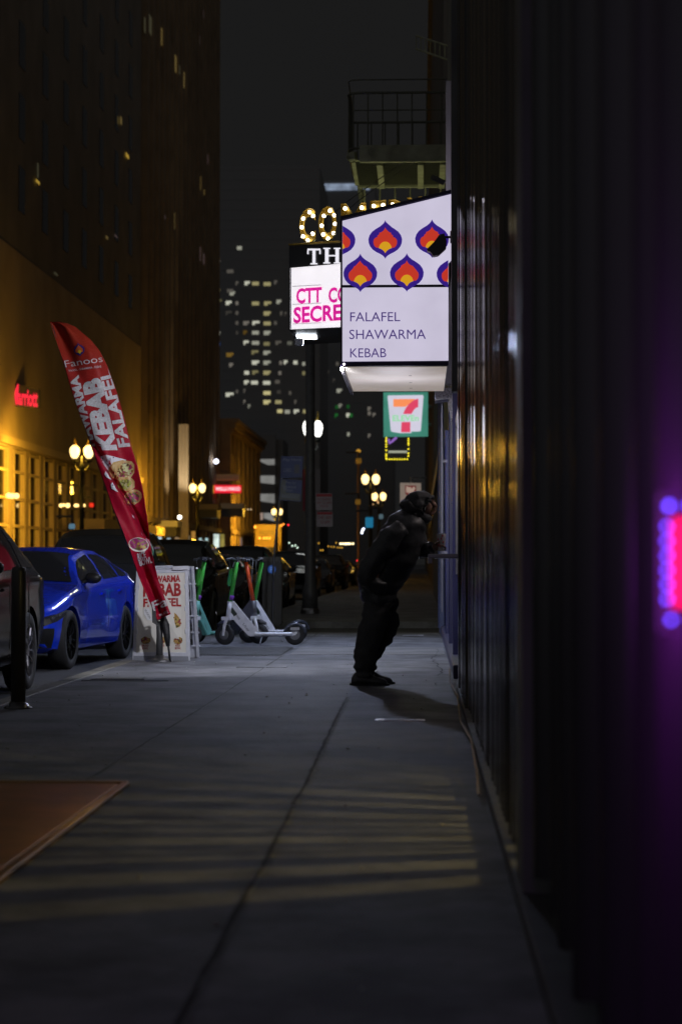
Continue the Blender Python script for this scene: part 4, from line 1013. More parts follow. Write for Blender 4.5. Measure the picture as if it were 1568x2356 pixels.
# ================================================================== CARS
def lerp_tab(tab, y):
    if y <= tab[0][0]: return tab[0][1]
    for (a, va), (b, vb) in zip(tab, tab[1:]):
        if y <= b:
            t = (y-a)/(b-a); t = t*t*(3-2*t)*.35 + t*.65
            return va+(vb-va)*t
    return tab[-1][1]
HATCH = dict(L=4.55, W=.90, R=.335, axf=.86, axr=3.60,
    zb=[(0, .32), (.3, .20), (.9, .17), (4.0, .19), (4.4, .32), (4.55, .42)],
    zs=[(0, .56), (.12, .66), (.35, .71), (1.0, .86), (1.5, .93), (2.6, .98), (3.6, 1.01), (4.2, 1.02), (4.5, .96), (4.55, .90)],
    zr=[(0, .58), (.12, .70), (.35, .77), (1.0, .91), (1.40, .985), (1.75, 1.17), (2.15, 1.345), (2.6, 1.405), (3.1, 1.40), (3.6, 1.32), (4.1, 1.15), (4.4, 1.02), (4.55, .95)],
    w=[(0, .62), (.10, .74), (.35, .85), (.85, .90), (3.9, .90), (4.3, .84), (4.5, .76), (4.55, .68)],
    rf=.63, win=[(1.62, 2.55, 'q'), (2.66, 3.42, 'd'), (3.50, 3.86, 'q')], ws=(1.45, 2.16), rw=(3.35, 4.3), seams=[1.55, 2.60, 3.50], ww=(1.55, 3.95))
SUV = dict(L=4.65, W=.93, R=.37, axf=.90, axr=3.62,
    zb=[(0, .34), (.3, .24), (.9, .22), (4.1, .24), (4.45, .34), (4.65, .46)],
    zs=[(0, .72), (.12, .84), (.4, .92), (1.0, 1.02), (1.5, 1.07), (2.6, 1.10), (3.7, 1.13), (4.3, 1.13), (4.55, 1.05), (4.65, .95)],
    zr=[(0, .74), (.12, .88), (.4, .97), (1.0, 1.06), (1.35, 1.12), (1.7, 1.34), (2.05, 1.54), (2.6, 1.64), (3.3, 1.65), (3.9, 1.58), (4.25, 1.40), (4.5, 1.17), (4.65, 1.02)],
    w=[(0, .66), (.10, .80), (.35, .88), (.85, .93), (4.1, .93), (4.5, .90), (4.62, .85), (4.65, .80)],
    rf=.66, win=[(1.60, 2.55, 'q'), (2.66, 3.45, 'd'), (3.55, 4.15, 'q')], ws=(1.40, 2.08), rw=(4.0, 4.5), seams=[1.5, 2.60, 3.52], ww=(1.5, 4.25))
VAN = dict(SUV); VAN.update(L=4.9, zr=[(0, .74), (.12, .88), (.4, .97), (1.0, 1.08), (1.3, 1.15), (1.7, 1.40), (2.05, 1.62), (2.6, 1.73), (3.6, 1.74), (4.3, 1.70), (4.6, 1.50), (4.8, 1.2), (4.9, 1.05)],
    zs=[(0, .72), (.12, .84), (.4, .92), (1.0, 1.02), (1.5, 1.07), (4.6, 1.12), (4.8, 1.05), (4.9, .95)], axr=3.85,
    w=[(0, .66), (.10, .80), (.35, .88), (.85, .93), (4.3, .93), (4.7, .88), (4.85, .80), (4.9, .72)], win=[(1.60, 2.6, 'q'), (2.7, 3.6, 'd'), (3.7, 4.5, 'q')], ww=(1.5, 4.6), rw=(4.45, 4.75))
def sect(p, y):
    w = lerp_tab(p['w'], y)*p['W']/.90*1.0 if p['W'] != .93 else lerp_tab(p['w'], y)
    zb, zs, zr = lerp_tab(p['zb'], y), lerp_tab(p['zs'], y), lerp_tab(p['zr'], y)
    g = max(0., min(1., (zr-zs-.05)/.30)); rw_ = w*(.90 - (.90-p['rf'])*g)
    zm = zb+(zs-zb)*.5
    return [(0, zb), (w*.84, zb), (w*.95, zb+.05), (w*.985, zb+.16), (w*1.0, zm), (w*.985, zm+(zs-zm)*.55), (w*.995, zs-.10*(.4+.6*g)), (w*.965, zs-.03), (w*(.93), zs),
            (w*.93+(rw_-w*.93)*.5, zs+(zr-zs)*(.52+.0*g)), (rw_, zs+(zr-zs)*(.60+.30*g)), (rw_*.86, zr-.018-.01*g), (rw_*.5, zr-.004), (0, zr)]
def side_x(p, y, z):
    s = sect(p, y)[7:12]
    for (xa, za), (xb, zb_) in zip(s, s[1:]):
        if za <= z <= zb_ and zb_ > za: return xa+(xb-xa)*(z-za)/(zb_-za)
    return s[0][0] if z < s[0][1] else s[-1][0]
def low_x(p, y, z):
    s = sect(p, y)[1:9]
    for (xa, za), (xb, zb_) in zip(s, s[1:]):
        if za <= z <= zb_ and zb_ > za: return xa+(xb-xa)*(z-za)/(zb_-za)
    return s[-1][0]
def top_z(p, y, x):
    s = sect(p, y)[8:]
    for (xa, za), (xb, zb_) in zip(s, s[1:]):
        if xb <= x <= xa and xa > xb: return za+(zb_-za)*(xa-x)/(xa-xb)
    return s[-1][1]
CARC = {}
def evalmesh(o):
    dg = bpy.context.evaluated_depsgraph_get(); me = bpy.data.meshes.new_from_object(o.evaluated_get(dg)); 
    old = o.data; o.modifiers.clear(); o.data = me; bpy.data.meshes.remove(old)
def wheel(parent, x, y, p, m_rimm, spokes=10):
    R_ = p['R']; s = 1 if x > 0 else -1
    w = thing_part('wheel', parent, (x, y, R_))
    bm = B(); lathe(bm, [(R_*.70, -.10), (R_*.93, -.105), (R_, -.08), (R_, .08), (R_*.93, .105), (R_*.70, .10), (R_*.68, .0)], 32, (0, 0, 0), 'X')
    obj('tyre', bm, m_rub, w, True)
    bm = B(); o_ = s*.085
    lathe(bm, [(R_*.71, -.06), (R_*.71, .09), (R_*.66, .10), (R_*.64, .03), (R_*.62, -.05)], 32, (0, 0, 0), 'X')
    for k in range(spokes):
        a = 2*math.pi*k/spokes; a2 = a+.16*(1 if k % 2 else -1)
        tube(bm, [(o_*.75, .05*math.cos(a), .05*math.sin(a)), (o_, R_*.4*math.cos(a), R_*.4*math.sin(a)), (o_*.95, R_*.66*math.cos(a2), R_*.66*math.sin(a2))], [.018, .013, .016], 6)
    lathe(bm, [(.06, o_*.6), (.055, o_*1.02)] if s > 0 else [(.055, o_*1.02), (.06, o_*.6)], 14, (0, 0, 0), 'X')
    obj('rim', bm, m_rimm, w)
    return w
def thing_part(name, parent, loc):
    o = bpy.data.objects.new(name, None); C.objects.link(o); o.parent = parent; o.location = loc; o.empty_display_size = .1; return o
def car(name, label, p, loc, rz, paint, rimm, group=None, lights=False, inner=None):
    t = thing(name, label, 'car', loc, rz, group)
    L = p['L']; n = 60; bm = B(); rows = []
    for i in range(n+1):
        y = L*i/n; s = sect(p, y); full = s + [(-x, z) for x, z in s[-2:0:-1]]
        rows.append([bm.verts.new((x, y, z)) for x, z in full])
    m_ = len(rows[0])
    for i in range(n):
        for k in range(m_):
            bm.faces.new((rows[i][k], rows[i+1][k], rows[i+1][(k+1) % m_], rows[i][(k+1) % m_]))
    bm.faces.new(rows[0]); bm.faces.new(rows[-1][::-1])
    bmesh.ops.recalc_face_normals(bm, faces=bm.faces[:])
    body = obj('body', bm, paint, t, True)
    cb_ = B()
    for ya in (p['axf'], p['axr']):
        for s in (-1, 1): lathe(cb_, [(p['R']+.045, s*1.2-.42), (p['R']+.045, s*1.2+.42)], 40, (0, ya, p['R']+.01), 'X')
    bmesh.ops.recalc_face_normals(cb_, faces=cb_.faces[:])
    cut = obj('cut', cb_, m_black); cut.location = loc; cut.rotation_euler = (0, 0, rz)
    bpy.context.view_layer.update()
    md = body.modifiers.new('b', 'BOOLEAN'); md.operation = 'DIFFERENCE'; md.object = cut; md.solver = 'EXACT'
    evalmesh(body); bpy.data.objects.remove(cut)
    for po in body.data.polygons: po.use_smooth = True
    body.data.set_sharp_from_angle(angle=R(34))
    # arches and underbody dark
    bm = B()
    for ya in (p['axf'], p['axr']): box(bm, -.62, .62, ya-.36, ya+.36, .2, .62)
    box(bm, -.7, .7, .3, L-.3, .2, .3); obj('underbody', bm, m_black, t)
    # side windows
    bm = B()
    def patch(fn, us, vs, mi=0, flip=False):
        g = [[bm.verts.new(fn(u, v)) for v in vs] for u in us]
        for i in range(len(us)-1):
            for j in range(len(vs)-1):
                q = (g[i][j], g[i+1][j], g[i+1][j+1], g[i][j+1])
                f = bm.faces.new(q[::-1] if flip else q); f.material_index = mi; f.smooth = True
    def wz(y):
        zs, zr = lerp_tab(p['zs'], y), lerp_tab(p['zr'], y); a, b = p['ww']
        lo = zs+.035; hi = zr-.085
        e = min(1, max(0, (y-a)/.45)), min(1, max(0, (b-y)/.55))
        hi = min(hi, lo+.02+(hi-lo)*min(1, e[1]*1.25)) if e[1] < .8 else hi
        return lo, max(lo+.005, hi)
    us = lambda a, b, n: [a+(b-a)*i/n for i in range(n+1)]
    wins = []
    for a, b, _ in p['win']:
        for s in (-1, 1):
            bm = B()
            def fn(u, v, s=s):
                lo, hi = wz(u); z = lo+(hi-lo)*v; return (s*(side_x(p, u, z)+.006), u, z)
            patch(fn, us(a, b, 10), us(0, 1, 5), 0, s > 0); obj('side_window', bm, m_glass, t)
    for nm, (a, b) in (('windscreen', p['ws']), ('rear_window', p['rw'])):
        bm = B()
        def fn(u, v):
            x = (v*2-1)*sect(p, u)[10][0]*.93; return (x, u, top_z(p, u, abs(x))+.006)
        patch(fn, us(a, b, 8), us(0, 1, 10)); 
        obj(nm, bm, m_glass, t)
    # door seams, handles, mirrors
    bm = B()
    for ys in p['seams']:
        for s in (-1, 1):
            pts = []
            for z in us(lerp_tab(p['zb'], ys)+.12, lerp_tab(p['zs'], ys)-.01, 8): pts.append((s*(low_x(p, ys, z)+.0005), ys+(.0 if ys < 3 else .06*(z-.6)), z))
            tube(bm, pts, .005, 4)
    obj('door_seams', bm, m_black, t)
    for s in (-1, 1):
        for yh in (2.32, 3.25):
            z = lerp_tab(p['zs'], yh)-.13; x = low_x(p, yh, z)
            bm = B(); box(bm, s*x-.012, s*x+.022, yh-.10, yh+.10, z-.014, z+.014); bevel(bm, .008, 2); obj('door_handle', bm, paint, t)
        ym = p['ws'][0]+.32; z = lerp_tab(p['zs'], ym)+.07; x = side_x(p, ym, z)
        bm = B(); sphere(bm, (s*(x+.12), ym, z+.02), .1, 2, (1.05, .55, .7)); tube(bm, [(s*(x-.02), ym, z-.03), (s*(x+.08), ym, z)], .03, 6); mi = obj('mirror', bm, m_trim, t, True)
        bm = B(); sphere(bm, (s*.70*p['W'], .13 if p is HATCH else .14, lerp_tab(p['zs'], .12)-.03), .11, 2, (1.15, 1.3, .5) if p is HATCH else (1, 1, .7))
        h = obj('headlight', bm, mat('headlamp_glass', (.05, .05, .06), .06, spec=.9) if not lights else glow('headlamp_on', (1, 1, .9), 25), t, True)
        bm = B(); sphere(bm, (s*.68*p['W'], L-.07, lerp_tab(p['zs'], L-.1)-.02), .10, 2, (1.1, .9, .8)); obj('tail_light', bm, mat('tail_red', (.25, .01, .01), .15), t, True)
    for s in (-1, 1):
        bm = B()
        def fh(u, v, s=s):
            z = (lerp_tab(p['zs'], u)-.155) + .10*v*(1-.45*max(0, (u-.15)/.55)); return (s*(low_x(p, u, z)+.007), u, z)
        patch(fh, us(.02, .66, 12), us(0, 1, 4), 0, s > 0); hl = obj('headlight_lens', bm, mat('lens_dark', (.03, .03, .035), .05, spec=1.), t)
        bm = B()
        for k in range(3):
            yk = .12+.16*k; zk = lerp_tab(p['zs'], yk)-.10; sphere(bm, (s*(low_x(p, yk, zk)+.004), yk, zk), .026, 1)
        obj('lamp_bulb', bm, mat('lens_clear', (.4, .4, .45), .1, .8), hl)
        bm = B()
        def fb(u, v, s=s):
            z = .26+.22*v; return (s*(low_x(p, u, z)+.006), u, z)
        patch(fb, us(.02, .30-.0, 6), us(0, 1, 4), 0, s > 0); obj('bumper_intake', bm, m_trim, t)
    bm = B(); box(bm, -.52, .52, -.012, .05, .36, .50); box(bm, -.66, -.5, .03, .12, .26, .44); box(bm, .5, .66, .03, .12, .26, .44); bevel(bm, .012, 1); obj('grille', bm, m_black, t)
    bm = B(); box(bm, -.16, .16, -.02, -.008, .42, .52); box(bm, -.16, .16, L+.004, L+.015, .62, .72); obj('number_plate', bm, mat('plate_white', (.5, .5, .5), .5), t)
    for yy in (p['axf'], p['axr']):
        for s in (-1, 1): wheel(t, s*(p['W']-.115), yy, p, rimm)
    return t
m_trim = mat('black_trim', (.012, .012, .013), .4)
m_bluep = mat('blue_car_paint', (.006, .05, .85), .22, .15, coat=1.)
m_blackp = mat('black_car_paint', (.010, .010, .011), .12, 0, spec=.04)
m_silverp = mat('silver_car_paint', (.05, .052, .06), .3, .3, coat=1.)
m_greyp = mat('grey_car_paint', (.03, .03, .033), .2, .3, coat=1.)
m_rimB = mat('black_rim', (.03, .03, .032), .18, .8)
m_rimS = mat('silver_rim', (.5, .5, .54), .25, 1.)
ZR = -.12
blue = car('parked_car', 'bright blue hatchback with black wheels parked at the kerb', HATCH, (-4.93, 23.35, ZR), R(-5.2), m_bluep, m_rimB, 'cars parked along the near kerb')
suv = car('parked_car', 'glossy black crossover with silver spoked wheels cut by the left edge of the photo', SUV, (-4.64, 16.58, ZR), R(0), m_blackp, m_rimS, 'cars parked along the near kerb')
car('parked_car', 'silver grey van parked right behind the blue hatchback', VAN, (-4.75, 29.6, ZR), R(1), m_silverp, m_rimS, 'cars parked along the near kerb')
car('parked_car', 'large glossy black crossover behind the scooters', SUV, (-4.45, 35.6, ZR), R(0), m_blackp, m_rimB, 'cars parked along the near kerb')
car('parked_car', 'dark grey hatchback parked beyond the black crossover', HATCH, (-4.5, 43.5, ZR), 0, m_greyp, m_rimB, 'cars parked along the near kerb')
car('parked_car', 'black car parked just beyond the parking kiosk', SUV, (-4.4, 49.5, ZR), 0, m_blackp, m_rimS, 'cars parked along the near kerb')
def copy_tree(o, parent=None):
    c = o.copy(); C.objects.link(c); c.parent = parent
    for ch in list(o.children): copy_tree(ch, c)
    return c
for i, (x, y, lab) in enumerate(((-4.45, 56.5, 'small dark parked car far along the near kerb'), (-4.4, 70, 'farthest dark parked car on the near kerb left of the utility pole'), (-4.45, 84, 'dark parked car far along the near kerb, right of the utility pole'), (-4.4, 98, 'dark parked car still farther right of the utility pole'), (-4.45, 114, 'tiny dark parked car near the vanishing point'), (-13.4, 60, 'dark car parked across the street seen over the blue roof'), (-13.4, 67, 'second dark car parked across the street'), (-13.4, 76, 'third dark car parked across the street'), (-13.4, 86, 'fourth dark car parked across the street'), (-13.4, 98, 'farthest dark car parked across the street'))):
    c = copy_tree(suv if i % 2 else blue); c.location = (x, y, ZR); c.rotation_euler = (0, 0, 0); c['label'] = lab
    for ch in c.children:
        if ch.name.split('.')[0] in ('body', 'door_handle'):
            ch.data = ch.data.copy(); ch.data.materials[0] = (m_greyp, m_blackp)[i % 2]
    c['group'] = 'cars parked along the near kerb' if x > -6 else 'cars parked across the street'
# box truck facing the camera
def truck():
    Y = 205; a, b = P(583, 1280, Y), P(645, 1206, Y); w = b.x-a.x
    t = thing('box_truck', 'yellow box truck with orange marker lights coming up the street', 'truck', (a.x, Y, ZR))
    H = b.z-ZR
    bm = B(); box(bm, 0, w, 1.2, 8, .7, H); bevel(bm, .05, 1); obj('cargo_box', bm, mat('truck_yellow', (.26, .18, .07), .5, noise=.1), t)
    bm = B(); box(bm, .1, w-.1, 0, 1.5, .5, H*.62); bevel(bm, .12, 2); cab = obj('cab', bm, MATS['truck_yellow'], t)
    bm = B(); box(bm, .25, w-.25, -.02, .1, H*.36, H*.56); obj('windscreen', bm, m_glass, cab)
    bm = B(); box(bm, .5, w-.5, -.03, .1, .8, 1.25); box(bm, .2, w-.2, -.1, .1, .45, .65); obj('grille', bm, m_black, cab)
    bm = B(); text(bm, 'HOTEL', quadmap((w*.2, 1.17, H*.80), (w*.8, 1.17, H*.80), (w*.2, 1.17, H*.88)), .0); obj('lettering', bm, m_black, t)
    mk = glow('marker_orange', (1, .28, .03), 5)
    O = Vector((a.x, Y, ZR))
    for px in (597, 607, 613.5, 620):
        bm = B(); sphere(bm, P(px, 1238, Y)-O+Vector((0, -.05, 0)), .10, 1); obj('marker_light', bm, mk, t)
    for px, py in ((584.5, 1212), (645, 1209)):
        bm = B(); sphere(bm, P(px, py, Y)-O+Vector((0, 1.1, 0)), .11, 1); obj('marker_light', bm, mk, t)
    for px, py, r in ((588, 1276, .20), (636, 1274, .15)):
        bm = B(); sphere(bm, P(px, py, Y)-O+Vector((0, -.1, 0)), r, 2, (1, .6, .9)); obj('headlight', bm, glow('truck_headlight', (1, 1, .88), 9), t)
    for x in (.3, w-.3):
        for y in (1., 6.5):
            bm = B(); lathe(bm, [(.35, -.13), (.45, -.12), (.45, .12), (.35, .13)], 16, (x, y, .45), 'X'); obj('wheel', bm, m_rub, t)
truck()
# blurred traffic lights, distant lamps: each a real lamp on its own fitting
def lamp_at(px, py, Y, r, colname, col, s, label, name='signal_light', cat='light', group=None):
    t = thing(name, label, cat, tuple(P(px, py, Y)), 0, group)
    bm = B(); sphere(bm, (0, 0, 0), r*Y/FPX*.5, 1); obj('lens', bm, glow(colname, col, s), t)
    k = r*Y/FPX*.6
    bm = B(); box(bm, -k, k, k*.4, k*1.6, -k, k); obj('housing', bm, m_black, t)
lamp_at(663, 1208, 190, 3, 'sig_red', (1, .02, .04), 5, 'round red traffic light above the truck on the right')
lamp_at(652, 1206, 192, 3, 'sig_orange', (1, .32, .04), 4.5, 'orange marker lamp just right of the truck roof, nearer the red light')
lamp_at(646, 1210, 194, 3, 'sig_orange', (1, .32, .04), 4.5, 'orange marker lamp touching the truck roof corner')
for i, (px, py) in enumerate(((665, 1249), (672, 1256), (679, 1255), (684, 1260), (664, 1276), (667, 1283), (704, 1282), (586, 1300))):
    lamp_at(px, py, 120, 3, 'greenish_white', (.75, 1, .8), 3.2, ['first', 'second', 'third', 'fourth', 'fifth', 'sixth', 'seventh', 'lowest'][i] + ' small greenish white headlamp among the traffic by the kiosk, counted from top left', 'headlamp', 'headlamp')
for i, px in enumerate((783, 788, 793, 797, 801, 805, 811.5)):
    lamp_at(px, 1251, 130, 4.5, 'warm_white_far', (1, .82, .45), 4, 'warm white lamp in the bright row far down the street, number %s from the left' % ['one', 'two', 'three', 'four', 'five', 'six', 'seven'][i], 'distant_lamp', 'lamp')
for i, (px, py) in enumerate(((733, 1250), (773, 1249), (755, 1257), (762, 1258), (768, 1258), (776, 1260), (781, 1260), (786, 1260), (737, 1266), (742, 1266))):
    lamp_at(px, py, 140, 2.6, 'amber_far', (.7, .38, .04), 2.2, 'small dim amber lamp far down the street, %s counted from the left' % ['first', 'second', 'third', 'fourth', 'fifth', 'sixth', 'seventh', 'eighth', 'ninth', 'tenth'][i], 'distant_lamp', 'lamp')
for i, (px, py, r) in enumerate(((833, 1221, 5), (836, 1217, 5), (832, 1226, 5))):
    lamp_at(px, py, 90, r, 'cool_white_far', (.75, .8, 1), 5, ['middle', 'upper', 'lower'][i]+' lamp of the cool white cluster under the blue sign left of the person', 'distant_lamp', 'lamp')
lamp_at(821, 1290, 110, 3.2, 'sig_red', (1, .02, .04), 4, 'red tail lamp low behind the person\'s back', 'tail_lamp')
lamp_at(779, 1287, 110, 3, 'blue_white_far', (.35, .5, .75), 1.8, 'pale blue lamp low on the street left of the person, upper one', 'headlamp')
lamp_at(780, 1294, 110, 3, 'blue_white_far', (.35, .5, .75), 1.8, 'pale blue lamp low on the street left of the person, lower one', 'headlamp')
for i, (px, py, r) in enumerate(((866, 1151, 4), (869, 1156, 4), (858, 1160, 2.5), (858, 1141, 2.5), (852, 1152, 2.4))):
    lamp_at(px, py, 150, r, 'peach_far', (.75, .42, .18), 2.0, ['upper peach lamp', 'lower peach lamp', 'faint peach lamp', 'tiny peach lamp between the globes', 'tiniest peach lamp'][i]+' under the twin globes left of the hood', 'distant_lamp', 'lamp')
for i, (px, py) in enumerate(((570, 1172), (577, 1172))):
    lamp_at(px, py, 205, 2.6, 'cream_far', (.8, .6, .38), 2.0, ['left', 'right'][i]+' small cream lamp beside the dark pole left of the parking garage', 'distant_lamp', 'lamp')
farbox('blue_banner', 'small bright blue sign left of the person\'s back', 'sign', 840, 858, 1190, 1214, 92, mat('cyan_sign', (.02, .25, .45), .5, emit=(.01, .13, .24), es=1.), .05)
farbox('grey_blue_sign', 'tiny pale blue grey sign right of the blue one', 'sign', 871, 881, 1183, 1194, 92, mat('greyblue_sign', (.2, .3, .35), .5, emit=(.06, .10, .12), es=1.), .05)
farbox('warning_plate', 'upper square amber plate on the thin signal pole', 'sign', 818, 831, 1054, 1067, 100, mat('amber_plate', (.45, .25, .05), .6, emit=(.10, .05, .006), es=1.), .05)
farbox('warning_plate', 'lower square amber plate on the thin signal pole', 'sign', 817, 829, 1149, 1161, 100, MATS['amber_plate'], .05)
t = thing('signal_pole', 'thin amber lit pole carrying two square plates left of the person', 'pole', (P(824, 1200, 100.3).x, 100.3, 0))
bm = B(); lathe(bm, [(.10, 0), (.06, 1), (.055, P(0, 1040, 100).z)], 10); obj('shaft', bm, mat('amber_pole', (.45, .25, .1), .5), t, True)
bm = B(); sphere(bm, (0, -.05, P(0, 1039, 100).z), .13, 1, (1, 1, .8)); obj('cap_lamp', bm, glow('cap_amber', (.5, .25, .03), 1.), t)

# ================================================================== SANDWICH BOARD
AY = 24.05
def sandwich():
    bl, br = G(305, 1519), G(437, 1520.5)
    tl, tr = P(314, 1306, bl.y+.16), P(433, 1302, bl.y+.16)
    t = thing('sandwich_board', 'white plastic sandwich board with red KEBAB lettering and food pictures', 'sandwich board', tuple(bl)); O = bl.copy()
    f = quadmap(bl-O, br-O, tl-O, tr-O)
    m_pl = mat('white_plastic', (.62, .63, .70), .45, noise=.08, nscale=20)
    n = (f(1, 0)-f(0, 0)).cross(f(0, 1)-f(0, 0)).normalized()   # towards camera?
    if n.y > 0: n = -n
    F = lambda u, v, d=0: f(u, v) + n*d
    def slab(bm, rects, d0, d1, mi=0, F=F):
        for u0, u1, v0, v1 in rects:
            a = [F(u0, v0, d1), F(u1, v0, d1), F(u1, v1, d1), F(u0, v1, d1)]; b = [F(u0, v0, d0), F(u1, v0, d0), F(u1, v1, d0), F(u0, v1, d0)]
            va = [bm.verts.new(p) for p in a]; vb = [bm.verts.new(p) for p in b]
            bm.faces.new(va).material_index = mi; bm.faces.new(vb[::-1]).material_index = mi
            for i in range(4): bm.faces.new((va[i], vb[i], vb[(i+1) % 4], va[(i+1) % 4])).material_index = mi
    bm = B(); slab(bm, [(0, .06, 0, .97), (.94, 1, 0, .97), (.06, .94, .0, .085), (.06, .94, .93, .97)], -.02, .012)
    slab(bm, [(.35, .70, .975, .985)], -.015, .01)
    # handle loop
    for s in ((.36, .38), (.68, .70)): slab(bm, [(s[0], s[1], .96, .998)], -.012, .008)
    slab(bm, [(.36, .70, .998, 1.012)], -.012, .008)
    # notches along the inner edge
    for v in (.28, .52, .76): slab(bm, [(.055, .075, v, v+.05), (.925, .945, v, v+.05)], 0, .014)
    bevel(bm, .004, 1); obj('frame', bm, m_pl, t)
    bm = B(); slab(bm, [(.02, .98, -.012, .045)], -.022, .013); obj('foot', bm, mat('grey_foot', (.25, .26, .3), .6), t)
    bm = B(); slab(bm, [(.045, .955, .08, .94)], -.004, .006); obj('poster', bm, mat('poster_white', (.78, .75, .68), .5, noise=.04, nscale=6), t)
    # rear leaf splayed back
    bR, tR = G(462, 1514), P(446, 1303, bl.y+.22)
    bR.y = bl.y+.62; bR = P(459, 1513, bR.y); bR.z = 0.0
    g2 = quadmap(bR-O-Vector((.68, 0, 0)), bR-O, tR-O-Vector((.60, 0, 0)), tR-O, (0, 1, 0))
    G2 = lambda u, v, d=0: g2(u, v) + Vector((0, 1, 0))*d
    bm = B(); slab(bm, [(.90, 1, 0, 1), (0, .1, 0, 1), (.1, .9, .9, 1), (.1, .9, 0, .12)], 0, .03, 0, G2)
    for v in (.12, .27, .45, .62, .80): slab(bm, [(.88, 1.02, v, v+.018)], -.03, .03, 0, G2)
    slab(bm, [(.95, 1.0, 0, 1)], -.035, 0, 0, G2)
    bevel(bm, .003, 1); obj('rear_leaf', bm, m_pl, t)
    bm = B(); slab(bm, [(.72, 1.02, .955, .995)], -.03, .04); obj('hinge', bm, m_pl, t)
    T = lambda u0, u1, v0, v1: (lambda u, v, w=0: F(u0+(u1-u0)*u, v0+(v1-v0)*v, .0085))
    bm = B()
    for s, u0, u1, v0, v1 in (('SHAWARMA', .15, .85, .83, .905), ('KEBAB', .15, .86, .68, .82), ('FALAFEL', .16, .86, .57, .66), ):
        text(bm, s, T(u0, u1, v0, v1), .035)
    for s, u0, u1, v0, v1 in (('SALAD', .155, .275, .145, .165), ('BOWL', .165, .27, .115, .137), ('RICE', .755, .835, .148, .168), ('BOWL', .745, .85, .118, .140), ('FRIES', .46, .56, .148, .168)):
        text(bm, s, T(u0, u1, v0, v1), .02)
    obj('lettering', bm, mat('poster_red', (.42, .02, .02), .5, noise=.3, nscale=60), t)
    def blob(bm, cu, cv, ru, rv, d, jag=.08, n=22, rot=0):
        pts = []
        for k in range(n):
            a = 2*math.pi*k/n; rr = 1+rnd.uniform(-jag, jag)
            x, y = ru*math.cos(a)*rr, rv*math.sin(a)*rr
            pts.append(F(cu+x*math.cos(rot)-y*math.sin(rot)*.62, cv+x*math.sin(rot)*1.6+y*math.cos(rot), d))
        bm.faces.new([bm.verts.new(p) for p in pts])
    bm = B(); blob(bm, .70, .44, .15, .075, .0085, .06, rot=-.2); blob(bm, .58, .47, .09, .05, .0083); obj('wrap_picture', bm, food('tortilla_print', [(.55, .35, .10), (.6, .42, .16), (.45, .25, .06)], 30), t)
    bm = B(); blob(bm, .73, .40, .13, .055, .0105, .14); obj('filling_picture', bm, food('filling_print', [(.45, .25, .05), (.35, .02, .08), (.55, .38, .12), (.12, .10, .02), (.5, .3, .25)], 55), t)
    bm = B(); blob(bm, .22, .21, .085, .04, .0085, .12); blob(bm, .51, .21, .075, .035, .0085, .12); blob(bm, .80, .21, .08, .04, .0085, .1); obj('bowl_pictures', bm, food('bowl_print', [(.4, .25, .05), (.2, .01, .06), (.12, .10, .02), (.5, .3, .1)], 60), t)
    bm = B(); vs = [F(.17, .55, .0085), F(.30, .555, .0085), F(.33, .42, .0085), F(.24, .43, .0085), F(.18, .49, .0085)]; bm.faces.new([bm.verts.new(v) for v in vs]); obj('paper_cone_picture', bm, mat('cone_white', (.8, .8, .82), .5), t)
    bm = B(); text(bm, 'SOOON', (lambda u, v, w=0: F(.19+.09*u+.02*v, .53-.09*u+.02*v, .0100)), .0); obj('cone_print', bm, m_black, t)
sandwich()

# ================================================================== FEATHER FLAG
FYB = 23.35
LE = [(740, 115), (775, 126), (833, 146), (892, 162), (959, 185), (1013, 207), (1066, 224), (1122, 244), (1169, 260), (1192, 270), (1262, 298), (1330, 320), (1397, 349), (1427, 362)]
RE = [(740, 140), (744, 155), (752, 174), (780, 207), (808, 230), (847, 249), (903, 269), (962, 286), (1024, 301), (1071, 316), (1127, 329), (1175, 336), (1192, 339), (1262, 347), (1330, 363), (1381, 381), (1413, 392)]
def itp(tab, y):
    if y <= tab[0][0]: return tab[0][1]
    for (a, va), (b, vb) in zip(tab, tab[1:]):
        if y <= b: return va+(vb-va)*(y-a)/(b-a)
    return tab[-1][1]
FOLD = [(1013, 205), (1060, 234), (1094, 252), (1135, 277), (1167, 298), (1196, 313), (1228, 329), (1250, 345), (1290, 362)]
def fdepth(px, py):
    xl_, xr_ = itp(LE, py), itp(RE, py); u = (px-xl_)/max(1, xr_-xl_)
    t_ = (py-740)/687
    y = FYB + .05*math.sin(u*5.0+t_*5+1) + .025*math.sin(u*9-t_*9) + .02*math.sin(t_*24+u*3)*(1-t_) 
    y += .018*math.sin((px*1.0-py*.42)*.16)*max(0, 1-abs(t_-.08)/.16)
    y += .03*math.sin((px*.9+py*.5)*.10)*max(0, t_-.72)*3
    if py > 1013:
        fx = itp(FOLD, py); d = (fx-px)
        s = 1/(1+math.exp(-max(-30, min(30, d*1.1))))
        y -= .16*s*min(1, (py-1013)/40)*max(.0, min(1, (1330-py)/60))
        y += .09*math.exp(-(d+5)**2/50) * (1 if py < 1270 else 0)
    return y
